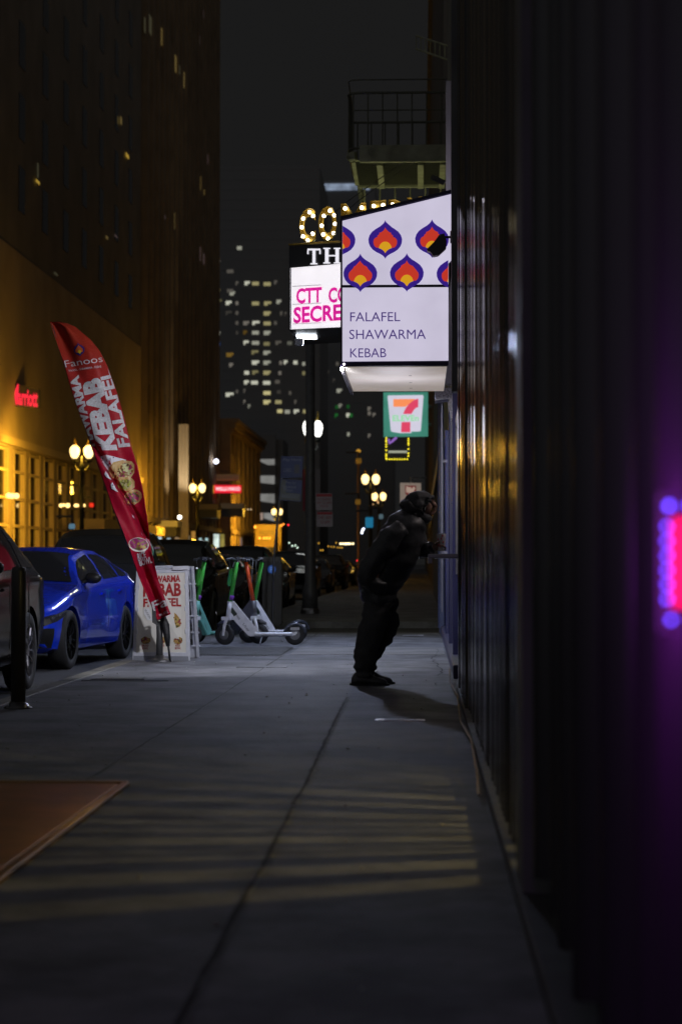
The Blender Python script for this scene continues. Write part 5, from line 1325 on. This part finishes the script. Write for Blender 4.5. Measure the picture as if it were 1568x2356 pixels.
def flag():
    base = G(367, 1522)
    t = thing('feather_flag', 'tall leaning red feather flag advertising shawarma, kebab and falafel', 'flag', (base.x, base.y, 0)); O = Vector(t.location)
    FQ = lambda px, py, d=0: P(px, py, fdepth(px, py)-d) - O
    NR, NC = 170, 44
    bm = B(); g = []
    for i in range(NR+1):
        s = i/NR; yl, yr = 740+s*687, 740+s*673; xl_, xr_ = itp(LE, yl), itp(RE, yr)
        g.append([bm.verts.new(FQ(xl_+(xr_-xl_)*j/NC, yl+(yr-yl)*j/NC)) for j in range(NC+1)])
    for i in range(NR):
        for j in range(NC): bm.faces.new((g[i][j], g[i+1][j], g[i+1][j+1], g[i][j+1])).smooth = True
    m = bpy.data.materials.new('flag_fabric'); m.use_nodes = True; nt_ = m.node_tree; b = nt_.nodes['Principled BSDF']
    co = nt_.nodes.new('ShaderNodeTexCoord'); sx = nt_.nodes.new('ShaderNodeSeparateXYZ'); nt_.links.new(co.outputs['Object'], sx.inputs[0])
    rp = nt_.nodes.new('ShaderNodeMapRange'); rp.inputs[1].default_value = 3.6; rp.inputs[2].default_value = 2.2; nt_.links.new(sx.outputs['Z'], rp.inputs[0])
    rr = nt_.nodes.new('ShaderNodeValToRGB'); rr.color_ramp.elements[0].color = (.30, .025, .010, 1); rr.color_ramp.elements[1].color = (.33, .002, .022, 1)  # warm light on the top put into the fabric colour, crimson below
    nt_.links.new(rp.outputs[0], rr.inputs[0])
    v = nt_.nodes.new('ShaderNodeTexVoronoi'); v.feature = 'DISTANCE_TO_EDGE'; v.inputs['Scale'].default_value = 5.5; nt_.links.new(co.outputs['Object'], v.inputs['Vector'])
    wv = nt_.nodes.new('ShaderNodeMath'); wv.operation = 'PINGPONG'; wv.inputs[1].default_value = .07; nt_.links.new(v.outputs['Distance'], wv.inputs[0])
    ln = nt_.nodes.new('ShaderNodeMapRange'); ln.inputs[1].default_value = .004; ln.inputs[2].default_value = .010; ln.inputs[3].default_value = .10; ln.inputs[4].default_value = 0; nt_.links.new(wv.outputs[0], ln.inputs[0])
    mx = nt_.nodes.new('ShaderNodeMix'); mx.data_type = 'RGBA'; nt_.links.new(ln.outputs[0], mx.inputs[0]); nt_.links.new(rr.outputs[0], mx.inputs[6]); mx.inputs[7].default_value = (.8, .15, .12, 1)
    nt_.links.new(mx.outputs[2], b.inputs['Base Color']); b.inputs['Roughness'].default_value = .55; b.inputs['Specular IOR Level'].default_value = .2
    n2 = nt_.nodes.new('ShaderNodeTexNoise'); n2.inputs['Scale'].default_value = 7; nt_.links.new(co.outputs['Object'], n2.inputs['Vector'])
    bp = nt_.nodes.new('ShaderNodeBump'); bp.inputs['Strength'].default_value = .5; bp.inputs['Distance'].default_value = .03; nt_.links.new(n2.outputs['Fac'], bp.inputs['Height']); nt_.links.new(bp.outputs[0], b.inputs['Normal'])
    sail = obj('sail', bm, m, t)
    md = sail.modifiers.new('s', 'SOLIDIFY'); md.thickness = .003; md.offset = 1
    # printed matter, draped on the cloth
    def drape(bm, s, p00, p10, p01, bold, p11=None, d=.012):
        p00, p10, p01 = Vector(p00), Vector(p10), Vector(p01); p11 = Vector(p11) if p11 else p10+p01-p00
        vs, fs = text_geo(s, bold); tmp = B(); nv = [tmp.verts.new((a, b_, 0)) for a, b_, c in vs]
        for f_ in fs:
            try: tmp.faces.new([nv[i] for i in f_])
            except ValueError: pass
        bmesh.ops.triangulate(tmp, faces=tmp.faces[:])
        for _ in range(2):
            long_ = [e for e in tmp.edges if (e.verts[0].co-e.verts[1].co).length > .035*max(1, 6/max(1, len(s)))]
            if long_: bmesh.ops.subdivide_edges(tmp, edges=long_, cuts=1); bmesh.ops.triangulate(tmp, faces=tmp.faces[:])
        mp = {}
        for vv in tmp.verts:
            u, w = vv.co.x, vv.co.y; q = (p00*(1-u)+p10*u)*(1-w)+(p01*(1-u)+p11*u)*w
            mp[vv] = bm.verts.new(FQ(min(max(q.x, itp(LE, q.y)+.8), itp(RE, q.y)-.8), q.y, d))
        for f_ in tmp.faces:
            ff = bm.faces.new([mp[v_] for v_ in f_.verts]); ff.smooth = True
        tmp.free()
    m_ft = mat('flag_white_print', (.50, .49, .51), .6, noise=.22, nscale=55)
    bm = B()
    drape(bm, 'KEBAB', (270.5, 1035.5), (231, 866), (224, 1036), .06, (187, 878))
    drape(bm, 'FALAFEL', (300, 1027), (253.5, 846), (273, 1029.5), .035, (227, 853))
    drape(bm, 'HAWARMA', (219, 1026), (181, 862), (196, 1030), .045, (160, 868))
    obj('block_lettering', bm, m_ft, sail)
    bm = B()
    drape(bm, 'Fanoos', (151, 845), (237, 832), (147, 830), -.006, (233.5, 817))
    drape(bm, 'FALAFEL - SHAWARMA - KEBAB', (159, 855), (233, 845), (158, 850.5), 0, (232, 840))
    drape(bm, 'Fa', (353, 1407), (387, 1393), (348, 1385), .012, (382, 1372), .03)
    drape(bm, 'FALAFEL', (367, 1419), (388, 1410), (365.5, 1413), .01, (386.5, 1404), .03)
    drape(bm, 'RICE', (318, 1290), (336, 1283), (315, 1274), .03, (333, 1268), .03); drape(bm, 'BOWL', (322, 1303), (351, 1295), (318, 1289), .03, (347, 1280), .03)
    obj('script_lettering', bm, mat('flag_script_print', (.52, .50, .52), .6), sail)
    def dpoly(bm, pts, d, n=1):
        tmp = B(); f_ = tmp.faces.new([tmp.verts.new((x, y, 0)) for x, y in pts]); bmesh.ops.triangulate(tmp, faces=tmp.faces[:])
        for _ in range(2):
            e = [e for e in tmp.edges if (e.verts[0].co-e.verts[1].co).length > 4]
            if e: bmesh.ops.subdivide_edges(tmp, edges=e, cuts=1); bmesh.ops.triangulate(tmp, faces=tmp.faces[:])
        mp = {v_: bm.verts.new(FQ(v_.co.x, v_.co.y, d)) for v_ in tmp.verts}
        for f_ in tmp.faces: bm.faces.new([mp[v_] for v_ in f_.verts])
        tmp.free()
    def rotpts(pts, cx_, cy_, a):
        return [(cx_+(x-cx_)*math.cos(a)-(y-cy_)*math.sin(a), cy_+(x-cx_)*math.sin(a)+(y-cy_)*math.cos(a)) for x, y in pts]
    for kk, (hw, hh, dy, mm, nm) in enumerate(((12.5, 16, 0, mat('flag_emblem_blue', (.02, .012, .14), .5), 'emblem'), (8.6, 10.5, -1, mat('flag_emblem_orange', (.5, .09, .02), .5), 'emblem_flame'), (4.6, 5.6, 5, mat('flag_emblem_yellow', (.6, .42, .02), .5), 'emblem_core'))):
        bm = B(); dpoly(bm, rotpts(motif(182, 804+dy, hw, hh, kk), 182, 804, -.17), .012+.003*kk); obj(nm, bm, mm, sail)
    fx = lambda c: 207+.2263*c
    fy = lambda c: 1003.8+.2263*c
    bm = B(); dpoly(bm, [(fx(a), fy(b_)) for a, b_ in ((105, 205), (165, 188), (240, 205), (370, 240), (260, 300), (180, 345), (115, 265))], .012)
    dpoly(bm, [(fx(a), fy(b_)) for a, b_ in ((165, 345), (145, 385), (165, 415), (235, 455), (190, 375))], .014)
    dpoly(bm, [(fx(a), fy(b_)) for a, b_ in ((235, 460), (210, 490), (220, 535), (308, 578), (262, 510))], .014)
    dpoly(bm, [(fx(a), fy(b_)) for a, b_ in ((424, 780), (430, 815), (455, 845), (448, 815))], .014)
    dpoly(bm, [(fx(a), fy(b_)) for a, b_ in ((508, 935), (528, 1000), (552, 1018), (545, 985))], .014)
    obj('wrapper_picture', bm, mat('wrapper_print', (.66, .66, .72), .5, noise=.1, nscale=20), sail)
    bm = B()
    for a, b_ in ((128, 225), (185, 290), (174, 368), (232, 497), (238, 215)): dpoly(bm, [(fx(a-8), fy(b_)), (fx(a), fy(b_-9)), (fx(a+8), fy(b_)), (fx(a), fy(b_+9))], .016)
    drape(bm, 'FANOOS', (fx(140), fy(285)), (fx(215), fy(235)), (fx(135), fy(265)), 0, (fx(210), fy(215)), .016)
    obj('wrapper_print', bm, mat('wrapper_ink', (.08, .03, .08), .5), sail)
    def ell(cx_, cy_, a, b_, r=0, jag=.05, n=26): return rotpts([(cx_+a*math.cos(2*math.pi*k/n)*(1+rnd.uniform(-jag, jag)), cy_+b_*math.sin(2*math.pi*k/n)*(1+rnd.uniform(-jag, jag))) for k in range(n)], cx_, cy_, r)
    bm = B(); dpoly(bm, [(fx(a), fy(b_)) for a, b_ in ((180, 335), (235, 265), (330, 240), (425, 255), (452, 290), (450, 370), (400, 440), (310, 450), (225, 425))], .015)
    dpoly(bm, ell(fx(365), fy(480), 21, 17, .2), .0145); dpoly(bm, ell(fx(435), fy(620), 22, 17, -.4), .0145)
    obj('tortilla_picture', bm, food('flag_tortilla', [(.5, .33, .12), (.58, .42, .2), (.42, .24, .07), (.55, .36, .15)], 26), sail)
    bm = B(); dpoly(bm, ell(fx(360), fy(345), 19, 15, -.5, .1), .018); obj('meat_filling_picture', bm, food('flag_fill_brown', [(.10, .04, .015), (.22, .10, .02), (.5, .48, .22), (.32, .01, .12), (.08, .03, .01)], 42), sail)
    bm = B(); dpoly(bm, ell(fx(350), fy(490), 16, 12, -.3, .1), .018); obj('green_filling_picture', bm, food('flag_fill_green', [(.25, .28, .02), (.12, .10, .02), (.30, .32, .03), (.4, .36, .2), (.25, .01, .10)], 42), sail)
    bm = B(); dpoly(bm, ell(fx(430), fy(628), 18, 14, -.7, .12), .018); obj('chicken_filling_picture', bm, food('flag_fill_orange', [(.5, .2, .04), (.5, .3, .08), (.3, .01, .10), (.1, .08, .02), (.55, .45, .25)], 42), sail)
    bm = B(); dpoly(bm, ell(319, 1253.5, 23.5, 16.5, .12, .01), .013); obj('bowl_picture', bm, mat('bowl_white', (.7, .68, .62), .5), sail)
    bm = B(); dpoly(bm, ell(319, 1252, 21.5, 14.0, .12, .03), .017); obj('rice_picture', bm, food('flag_rice', [(.45, .30, .05), (.25, .13, .03), (.28, .01, .12), (.10, .09, .02), (.5, .4, .2)], 40), sail)
    # pole: ground socket, black sleeve, spike bag
    bm = B(); q = P(366, 1440, FYB+.05)-O
    tube(bm, [(0, 0, .02), (0, 0, .28), (-.005, .0, q.z+.05)], [.040, .036, .036], 14); obj('lower_pole', bm, m_black, t, True)
    bm = B(); tube(bm, [P(360, 1432, FYB+.06)-O, P(352, 1395, FYB+.06)-O, P(320, 1320, FYB+.06)-O, P(262, 1170, FYB+.07)-O, P(207, 1013, FYB+.07)-O, P(148, 838, FYB+.07)-O, P(118, 743, FYB+.06)-O], [.02, .018, .016, .014, .012, .01, .006], 8); obj('flag_rod', bm, m_black, t, True)
    bm = B(); poly(bm, [P(349, 1395, FYB-.02)-O, P(357, 1400, FYB-.02)-O, P(362, 1440, FYB-.02)-O, P(350, 1432, FYB-.02)-O], 0, .05, (0, 1, 0)); obj('sleeve_end', bm, m_black, t)
    bm = B()
    for k in range(9):
        z0_ = .46+k*.014; a = k*1.9
        tube(bm, [(.043*math.cos(a+i*.8)+(.004*math.sin(i*3+k)), .043*math.sin(a+i*.8), z0_+.01*math.sin(i*1.3+k)) for i in range(9)], .008, 5)
    obj('tape_wrap', bm, mat('clear_tape', (.30, .30, .33), .2, noise=.5, nscale=40), t)
    bm = B(); tube(bm, [(.03, -.03, .52), (.07, -.05, .40), (.09, -.05, .26), (.10, -.06, .17)], [.03, .045, .035, .022], 8); tube(bm, [(.10, -.06, .2), (.125, -.07, .0)], .013, 6); obj('umbrella_bag', bm, mat('dark_bag', (.02, .02, .022), .5, bump=.6, bscale=20), t, True)
    bm = B(); lathe(bm, [(.15, 0), (.148, .012), (.08, .035), (.055, .04), (.05, .07)], 24); obj('base_flange', bm, m_steel, t, True)
flag()

# ================================================================== SCOOTERS
m_green = mat('scooter_green', (.06, .42, .05), .3, coat=.6); m_orange = mat('scooter_orange', (.65, .07, .01), .35, coat=.5)
m_scw = mat('scooter_white', (.85, .86, .90), .35, noise=.12, nscale=14); m_teal = mat('scooter_teal', (.15, .42, .36), .4)
def scooter(label, loc, rz, steer, stem, body=None, basket=True, rest=None):
    body = body or m_scw
    t = thing('electric_scooter', label, 'scooter', loc, rz, 'rental scooters on the sidewalk')
    # local frame: front wheel at x=0, rear at x=.93, travelling towards -x
    R_ = .135
    fk = thing_part('front_assembly', t, (0, 0, 0)); fk.rotation_euler = (0, 0, steer)
    bm = B(); lathe(bm, [(.085, -.028), (R_-.01, -.034), (R_, -.018), (R_, .018), (R_-.01, .034), (.085, .028)], 28, (0, 0, R_), 'Y'); obj('front_tyre', bm, m_rub, fk, True)
    bm = B(); lathe(bm, [(.03, -.032), (.084, -.026), (.084, .026), (.03, .032)], 20, (0, 0, R_), 'Y'); obj('front_hub', bm, m_dark, fk, True)
    bm = B()
    for s in (-1, 1): tube(bm, [(0, s*.055, R_-.01), (.015, s*.055, .24), (.045, s*.05, .345)], [.017, .022, .024], 8)
    tube(bm, [(.045, -.055, .345), (.045, .055, .345)], .022, 8); box(bm, -.03, .10, -.05, .05, .33, .375); obj('fork', bm, m_scw, fk)
    bm = B(); tube(bm, [(-.10, 0, .27), (-.03, 0, .30), (.08, 0, .31)], [.02, .035, .03], 8); obj('front_mudguard', bm, m_black, fk, True)
    bm = B(); tube(bm, [(.055, 0, .37), (.075, 0, .58)], .036, 12); obj('head_tube', bm, body, fk, True)
    zt_ = 1.10; xt = .175
    bm = B(); tube(bm, [(.075, 0, .57), (.13, 0, .85), (xt, 0, zt_)], [.032, .028, .028], 12); obj('stem', bm, stem, fk, True)
    if basket:
        bm = B(); box(bm, .02, .075, -.048, .048, .80, 1.04, M=Matrix.Translation((.02, 0, 0)) @ Matrix.Rotation(R(10), 4, 'Y')); 
        for v in bm.verts: v.co.x -= .14
        bevel(bm, .018, 2); obj('phone_module', bm, stem, fk)
        bm = B(); sphere(bm, (.055, -.03, 1.02), .014, 1); obj('reflector', bm, mat('reflector_white', (.8, .85, .9), .2, emit=(.5, .55, .6), es=.8), fk)
        bm = B(); tube(bm, [(.088, 0, .60), (.10, 0, .66)], .0335, 12); obj('purple_band', bm, mat('band_purple', (.2, .05, .4), .4), fk, True)
    bm = B(); tube(bm, [(xt-.03, -.27, zt_+.035), (xt-.01, -.14, zt_+.05), (xt, 0, zt_+.02), (xt-.01, .14, zt_+.05), (xt-.03, .27, zt_+.035)], [.017, .014, .02, .014, .017], 8); obj('handlebar', bm, m_black, fk, True)
    bm = B()
    for s in (-1, 1):
        tube(bm, [(xt-.02, s*.14, zt_+.045), (xt-.07, s*.20, zt_+.02)], .007, 5)
        tube(bm, [(xt-.01, s*.10, zt_+.05), (xt-.07, s*.10, zt_+.03), (xt-.08, s*.03, zt_-.08), (.10, 0, .8)], .005, 5)
    box(bm, xt-.05, xt+.02, -.05, .05, zt_+.03, zt_+.07); obj('brake_levers', bm, m_black, fk)
    # down tube beam
    bm = B()
    prof = [(.045, .58), (.115, .59), (.46, .17), (.93, .17), (.96, .185), (.96, .145), (.94, .12), (.32, .115), (.05, .40)]
    a = [bm.verts.new((x, -.045, z)) for x, z in prof]; b = [bm.verts.new((x, .045, z)) for x, z in prof]
    bm.faces.new(a); bm.faces.new(b[::-1])
    for i in range(len(prof)): bm.faces.new((a[i], b[i], b[(i+1) % len(prof)], a[(i+1) % len(prof)]))
    bmesh.ops.recalc_face_normals(bm, faces=bm.faces[:]); bevel(bm, .01, 2); obj('frame_beam', bm, body, t)
    bm = B(); box(bm, .40, .90, -.085, .085, .13, .168); bevel(bm, .01, 1); obj('deck', bm, body, t)
    bm = B(); box(bm, .42, .86, -.075, .075, .1685, .174); obj('deck_mat', bm, m_rub, t)
    bm = B(); lathe(bm, [(.07, -.028), (R_-.01, -.034), (R_, -.018), (R_, .018), (R_-.01, .034), (.07, .028)], 28, (.93, 0, R_), 'Y'); w = obj('rear_tyre', bm, m_rub, t, True)
    bm = B(); lathe(bm, [(.02, -.036), (.068, -.03), (.068, .03), (.02, .036)], 18, (.93, 0, R_), 'Y'); obj('rear_hub', bm, m_dark, t)
    bm = B(); g = []
    for i in range(15):
        a_ = R(185-i*12.5) ; rr = R_+.025
        g.append([bm.verts.new((.93+rr*k_*math.cos(a_), s, R_+rr*k_*math.sin(a_))) for s, k_ in ((-.055, .80), (-.05, 1.0), (.05, 1.0), (.055, .80))])
    for i in range(14):
        for j in range(3): bm.faces.new((g[i][j], g[i+1][j], g[i+1][j+1], g[i][j+1]))
    mg = obj('rear_mudguard', bm, mat('smoky_plastic', (.05, .055, .07), .25), t, True); md = mg.modifiers.new('s', 'SOLIDIFY'); md.thickness = .006
    bm = B(); box(bm, .87, .99, -.062, -.058, .20, .235); obj('warning_sticker', bm, mat('sticker_white', (.45, .45, .47), .5), t)
    bm = B(); tube(bm, [(.50, -.05, .13), (.47, -.14, .02), (.49, -.16, .012)], .008, 6); obj('kickstand', bm, m_steel, t)
    for s, n in (('Lime', 0), ('Uber', 1)):
        bm = B(); d = Vector((.28, 0, -.365)).normalized(); up = Vector((.79, 0, .61)).normalized()
        o_ = Vector((.135, -.0475, .475)) + d*(.02+n*.20)
        text(bm, s, lambda u, v, w_: o_ + d*(.125*u) + up*(.035*v-.045), .0); obj('lettering', bm, m_black, t)
    bm = B(); d = Vector((.28, 0, -.365)).normalized(); up = Vector((.79, 0, .61)).normalized(); o_ = Vector((.10, -.0475, .50))
    bm.faces.new([bm.verts.new(p) for p in (o_+up*(-.055)+d*.0, o_+up*(-.055)+d*.11, o_+d*.11, o_)]); obj('label_patch', bm, mat('label_dark', (.01, .03, .015), .4), t)
    return t
sA = G(517, 1484); Ys = sA.y
scooter('white and green scooter standing side on in front, nearest of the group', (sA.x, Ys-.0, 0), R(3), R(-22), m_green)
sB = scooter('white scooter with a plain green stem behind the front one', (sA.x+.26, Ys+.75, 0), R(46), R(-38), m_green, basket=False)
sC = scooter('dark scooter with a bright orange stem between the green ones', (sA.x+.42, Ys+.40, 0), R(160), R(10), m_orange, body=m_pole, basket=False)
sD = scooter('teal and green scooter partly hidden behind the sandwich board', (P(440, 1480, 28.2).x, 28.3, 0), R(65), R(-35), m_green, body=m_teal)

# ================================================================== PERSON
YP = 19.0
def skin_mesh(name, pts, edges, radii, m, parent, sub=2, O=Vector((0, 0, 0)), root=0, noise_=0.):
    me = bpy.data.meshes.new(name); me.from_pydata([tuple(Vector(p)-O) for p in pts], edges, []); 
    o = bpy.data.objects.new(name, me); C.objects.link(o); 
    o.modifiers.new('k', 'SKIN')
    lay = me.skin_vertices[0].data if me.skin_vertices else None
    for i, r in enumerate(radii):
        rr = r if isinstance(r, tuple) else (r, r); lay[i].radius = rr; lay[i].use_root = (i == root)
    s = o.modifiers.new('s', 'SUBSURF'); s.levels = sub; s.render_levels = sub
    evalmesh(o)
    from mathutils import noise as NZ
    for p in o.data.polygons: p.use_smooth = True
    if noise_:
        for v in o.data.vertices: 
            v.co += v.normal*(NZ.noise(v.co*7)*noise_ + NZ.noise(Vector((v.co.x*3, v.co.y*3, v.co.z*22)))*noise_*.7)
    o.data.materials.append(m); o.parent = parent
    return o
def person():
    O = Vector((P(850, 1575, YP).x, YP, 0))
    t = thing('person', 'person in a black hooded puffer jacket leaning forward into the serving window', 'person', tuple(O))
    Q = lambda px, py, dy=0.: P(px, py, YP) + Vector((0, dy, 0))
    # continuous body: pelvis root, spine, head, arms, legs
    pts = [Q(872, 1375), Q(876, 1325), Q(905, 1262), Q(932, 1215), Q(957, 1185), Q(970, 1164), Q(981, 1154), Q(990, 1172),
           Q(865, 1392, -.10), Q(852, 1470, -.11), Q(837, 1542, -.10), Q(886, 1390, .10), Q(874, 1462, .11), Q(846, 1536, .12),
           Q(925, 1222, -.19), Q(868, 1285, -.25), Q(862, 1345, -.22), Q(935, 1218, .17), Q(958, 1268, .12), Q(990, 1260, .02)]
    ed = [(0, 1), (1, 2), (2, 3), (3, 4), (4, 5), (5, 6), (5, 7), (0, 8), (8, 9), (9, 10), (0, 11), (11, 12), (12, 13), (3, 14), (14, 15), (15, 16), (3, 17), (17, 18), (18, 19)]
    rad = [.10, .11, .13, .10, .055, .09, .085, .05, .07, .05, .04, .07, .05, .04, .05, .035, .03, .05, .035, .03]
    body = skin_mesh('body', pts, ed, rad, m_skin, t, 2, O)
    # face details
    bm = B(); pts_ = [Q(990, 1158), Q(1001, 1163), Q(1004, 1166), Q(998, 1169), Q(1000, 1174), Q(994, 1181), Q(985, 1183)]
    tube(bm, [p-O for p in pts_], [.045, .018, .012, .016, .016, .018, .03], 10); bmesh.ops.recalc_face_normals(bm, faces=bm.faces[:]); obj('nose', bm, m_skin, body, True)
    # hood with rumpled edge
    hp = [Q(944, 1192), Q(956, 1170), Q(967, 1156), Q(981, 1155), Q(989, 1162)]
    hood = skin_mesh('hood', hp, [(0, 1), (1, 2), (2, 3), (3, 4)], [.13, .15, .125, .115, .085], m_cloth, t, 3, O, 0, .05)
    skin_mesh('hair', [Q(974, 1160), Q(985, 1157), Q(992, 1162)], [(0, 1), (1, 2)], [.08, .07, .045], mat('dark_hair', (.012, .010, .010), .6), t, 2, O)
    # jacket: lofted torso, sleeves, hem band
    from mathutils import noise as NZ
    def loft(bm, rings, seg=28, fold=.02, fs=9., cap=True):
        prev = None
        cs_ = [Vector(c) for c, a, b_ in rings]
        sub_ = []
        for i in range(len(rings)-1):
            for k in range(5):
                t_ = k/5; sub_.append((cs_[i].lerp(cs_[i+1], t_), rings[i][1]*(1-t_)+rings[i+1][1]*t_, rings[i][2]*(1-t_)+rings[i+1][2]*t_))
        sub_.append((cs_[-1], rings[-1][1], rings[-1][2]))
        # smooth centres and radii
        for _ in range(3):
            sub_ = [sub_[0]] + [((sub_[i-1][0]+sub_[i][0]*2+sub_[i+1][0])/4, (sub_[i-1][1]+sub_[i][1]*2+sub_[i+1][1])/4, (sub_[i-1][2]+sub_[i][2]*2+sub_[i+1][2])/4) for i in range(1, len(sub_)-1)] + [sub_[-1]]
        for i, (c, ra, rb_) in enumerate(sub_):
            t_ = (sub_[min(i+1, len(sub_)-1)][0]-sub_[max(i-1, 0)][0]).normalized()
            ax = t_.cross(Vector((0, 1, 0))).normalized(); ay = ax.cross(t_).normalized()
            ring = []
            for k in range(seg):
                a_ = 2*math.pi*k/seg; q = c + ax*ra*math.cos(a_) + ay*rb_*math.sin(a_)
                n_ = (q-c).normalized(); f_ = NZ.noise(Vector((q.x*3, q.y*3, q.z*fs)))*fold + NZ.noise(q*16)*fold*.35
                ring.append(bm.verts.new(q + n_*f_ - O))
            if prev:
                for k in range(seg): bm.faces.new((prev[k], prev[(k+1) % seg], ring[(k+1) % seg], ring[k])).smooth = True
            elif cap: bm.faces.new(ring[::-1])
            prev = ring
        if cap: bm.faces.new(prev)
        return bm
    bm = B()
    loft(bm, [(Q(872, 1394), .135, .19), (Q(871, 1384), .15, .20), (Q(873, 1350), .19, .20), (Q(884, 1315), .208, .215), (Q(903, 1279), .212, .22), (Q(920, 1245), .21, .22), (Q(934, 1215), .18, .20), (Q(948, 1195), .15, .17), (Q(958, 1184), .11, .12)], 32, .035, 13)
    loft(bm, [(Q(922, 1215, -.17), .085, .085), (Q(900, 1235, -.23), .105, .095), (Q(872, 1272, -.26), .095, .09), (Q(848, 1312, -.26), .088, .085), (Q(845, 1335, -.24), .08, .075), (Q(868, 1350, -.20), .075, .07), (Q(884, 1352, -.17), .07, .06)], 20, .03, 18)
    loft(bm, [(Q(945, 1215, .15), .09, .09), (Q(958, 1240, .15), .095, .09), (Q(966, 1263, .12), .078, .08), (Q(978, 1266, .06), .065, .065), (Q(992, 1262, .02), .048, .048)], 20, .025, 18)
    bmesh.ops.recalc_face_normals(bm, faces=bm.faces[:])
    obj('jacket', bm, m_jacket, t)
    bm = B()
    loft(bm, [(Q(874, 1372, -.04), .13, .12), (Q(866, 1400, -.08), .125, .12), (Q(863, 1430, -.10), .115, .112), (Q(848, 1471, -.11), .112, .105), (Q(839, 1510, -.11), .095, .09), (Q(836, 1535, -.10), .075, .078), (Q(837, 1550, -.10), .078, .08), (Q(837, 1556, -.10), .07, .07)], 20, .028, 22)
    loft(bm, [(Q(878, 1372, .04), .13, .12), (Q(884, 1400, .08), .118, .12), (Q(890, 1430, .10), .108, .11), (Q(884, 1458, .12), .104, .10), (Q(860, 1492, .13), .09, .088), (Q(848, 1520, .13), .075, .075), (Q(846, 1545, .12), .07, .072), (Q(846, 1554, .12), .065, .068)], 20, .028, 22)
    bmesh.ops.recalc_face_normals(bm, faces=bm.faces[:])
    obj('trousers', bm, m_cloth, t)
    # shoes: lofted along the foot
    def shoe(hx, dy, yaw=0):
        st = [(0, .055, .05, .030), (.02, .085, .08, .038), (.05, .125, .11, .042), (.09, .135, .12, .044), (.13, .125, .115, .045), (.17, .095, .09, .047), (.21, .070, .062, .050), (.26, .058, .050, .050), (.30, .045, .04, .042), (.325, .022, .02, .025)]
        x0_ = (Q(hx, 1570, dy)-O).x; bm = B(); prev = None
        for x, h, _, w in st:
            ring = [bm.verts.new((x0_+x, dy+w*c*(1 if z < .5 else .8), .012+h*z)) for c, z in ((-1, 0), (-1.02, .35), (-.85, .75), (-.4, 1), (.4, 1), (.85, .75), (1.02, .35), (1, 0))]
            if prev:
                for k in range(8): bm.faces.new((prev[k], prev[(k+1) % 8], ring[(k+1) % 8], ring[k])).smooth = True
            else: bm.faces.new(ring[::-1])
            prev = ring
        bm.faces.new(prev); bmesh.ops.recalc_face_normals(bm, faces=bm.faces[:]); sh = obj('shoe', bm, mat('black_leather', (.06, .06, .062), .4), t)
        md = sh.modifiers.new('s', 'SUBSURF'); md.levels = 1; md.render_levels = 1
        bm = B(); n = 20; pts_ = []
        for k in range(n):
            a_ = 2*math.pi*k/n; xx = .165+.178*math.cos(a_); ww = .046*math.sin(a_)*(1.08 if xx > .18 else .9); pts_.append((x0_+xx, dy+ww, .001))
        poly(bm, pts_, 0, .018, (0, 0, 1)); bmesh.ops.recalc_face_normals(bm, faces=bm.faces[:]); obj('sole', bm, m_rub, sh)
        bm = B()
        for k in range(4): x = x0_+.135+k*.022; z = .145-k*.019; tube(bm, [(x, dy-.03, z-.01), (x+.004, dy, z+.006), (x, dy+.03, z-.01)], .0035, 5)
        obj('laces', bm, mat('lace_grey', (.2, .2, .2), .7), sh)
    shoe(808, -.10); shoe(819, .13)
    # hand closing on the cup
    H = Q(993, 1259, .01)
    hd = [Vector((0, 0, 0)), Vector((.035, 0, .004)), Vector((.065, 0, .0))]
    pts = [H+v for v in hd]; ed = [(0, 1), (1, 2)]; rad = [.024, (.022, .036), (.018, .038)]
    hand = skin_mesh('hand', pts, ed, rad, m_skin, t, 2, O)
    for i, (dz, ln, bend) in enumerate(((.026, .9, -.3), (.010, 1., -.5), (-.007, .93, -.7), (-.024, .75, -.9))):
        y = -.045+.022*i*.9
        b_ = H+Vector((.06, -.03+.018*i, .012-.006*i)); f1 = b_+Vector((.030*ln, -.006, .004)); f2 = f1+Vector((.024*ln, .006, -.006+bend*.008)); f3 = f2+Vector((.014*ln, .014, -.014))
        skin_mesh('finger', [b_, f1, f2, f3], [(0, 1), (1, 2), (2, 3)], [.0105, .0095, .0085, .007], m_skin, hand, 1, O)
    b_ = H+Vector((.02, -.02, .02)); skin_mesh('thumb', [b_, b_+Vector((.03, -.018, .022)), b_+Vector((.055, -.015, .028))], [(0, 1), (1, 2)], [.014, .011, .009], m_skin, hand, 1, O)
    return H
H = person()
cup((H.x+.085, H.y, H.z-.035))

# lamp over the serving window
wl = thing('window_lamp', 'small lamp above the serving window lighting ledge and cup', 'lamp', (.95, 18.95, 2.35))
bm = B(); lathe(bm, [(.02, .10), (.05, .08), (.09, 0)], 14); obj('shade', bm, m_black, wl)
bm = B(); sphere(bm, (0, 0, -.01), .03, 2); obj('bulb', bm, glow('lamp_bulb', (1, .9, .85), 6), wl)
pl('window_light', (-.02, -.05, -.06), (1, .86, .84), 8, .04, parent=wl)
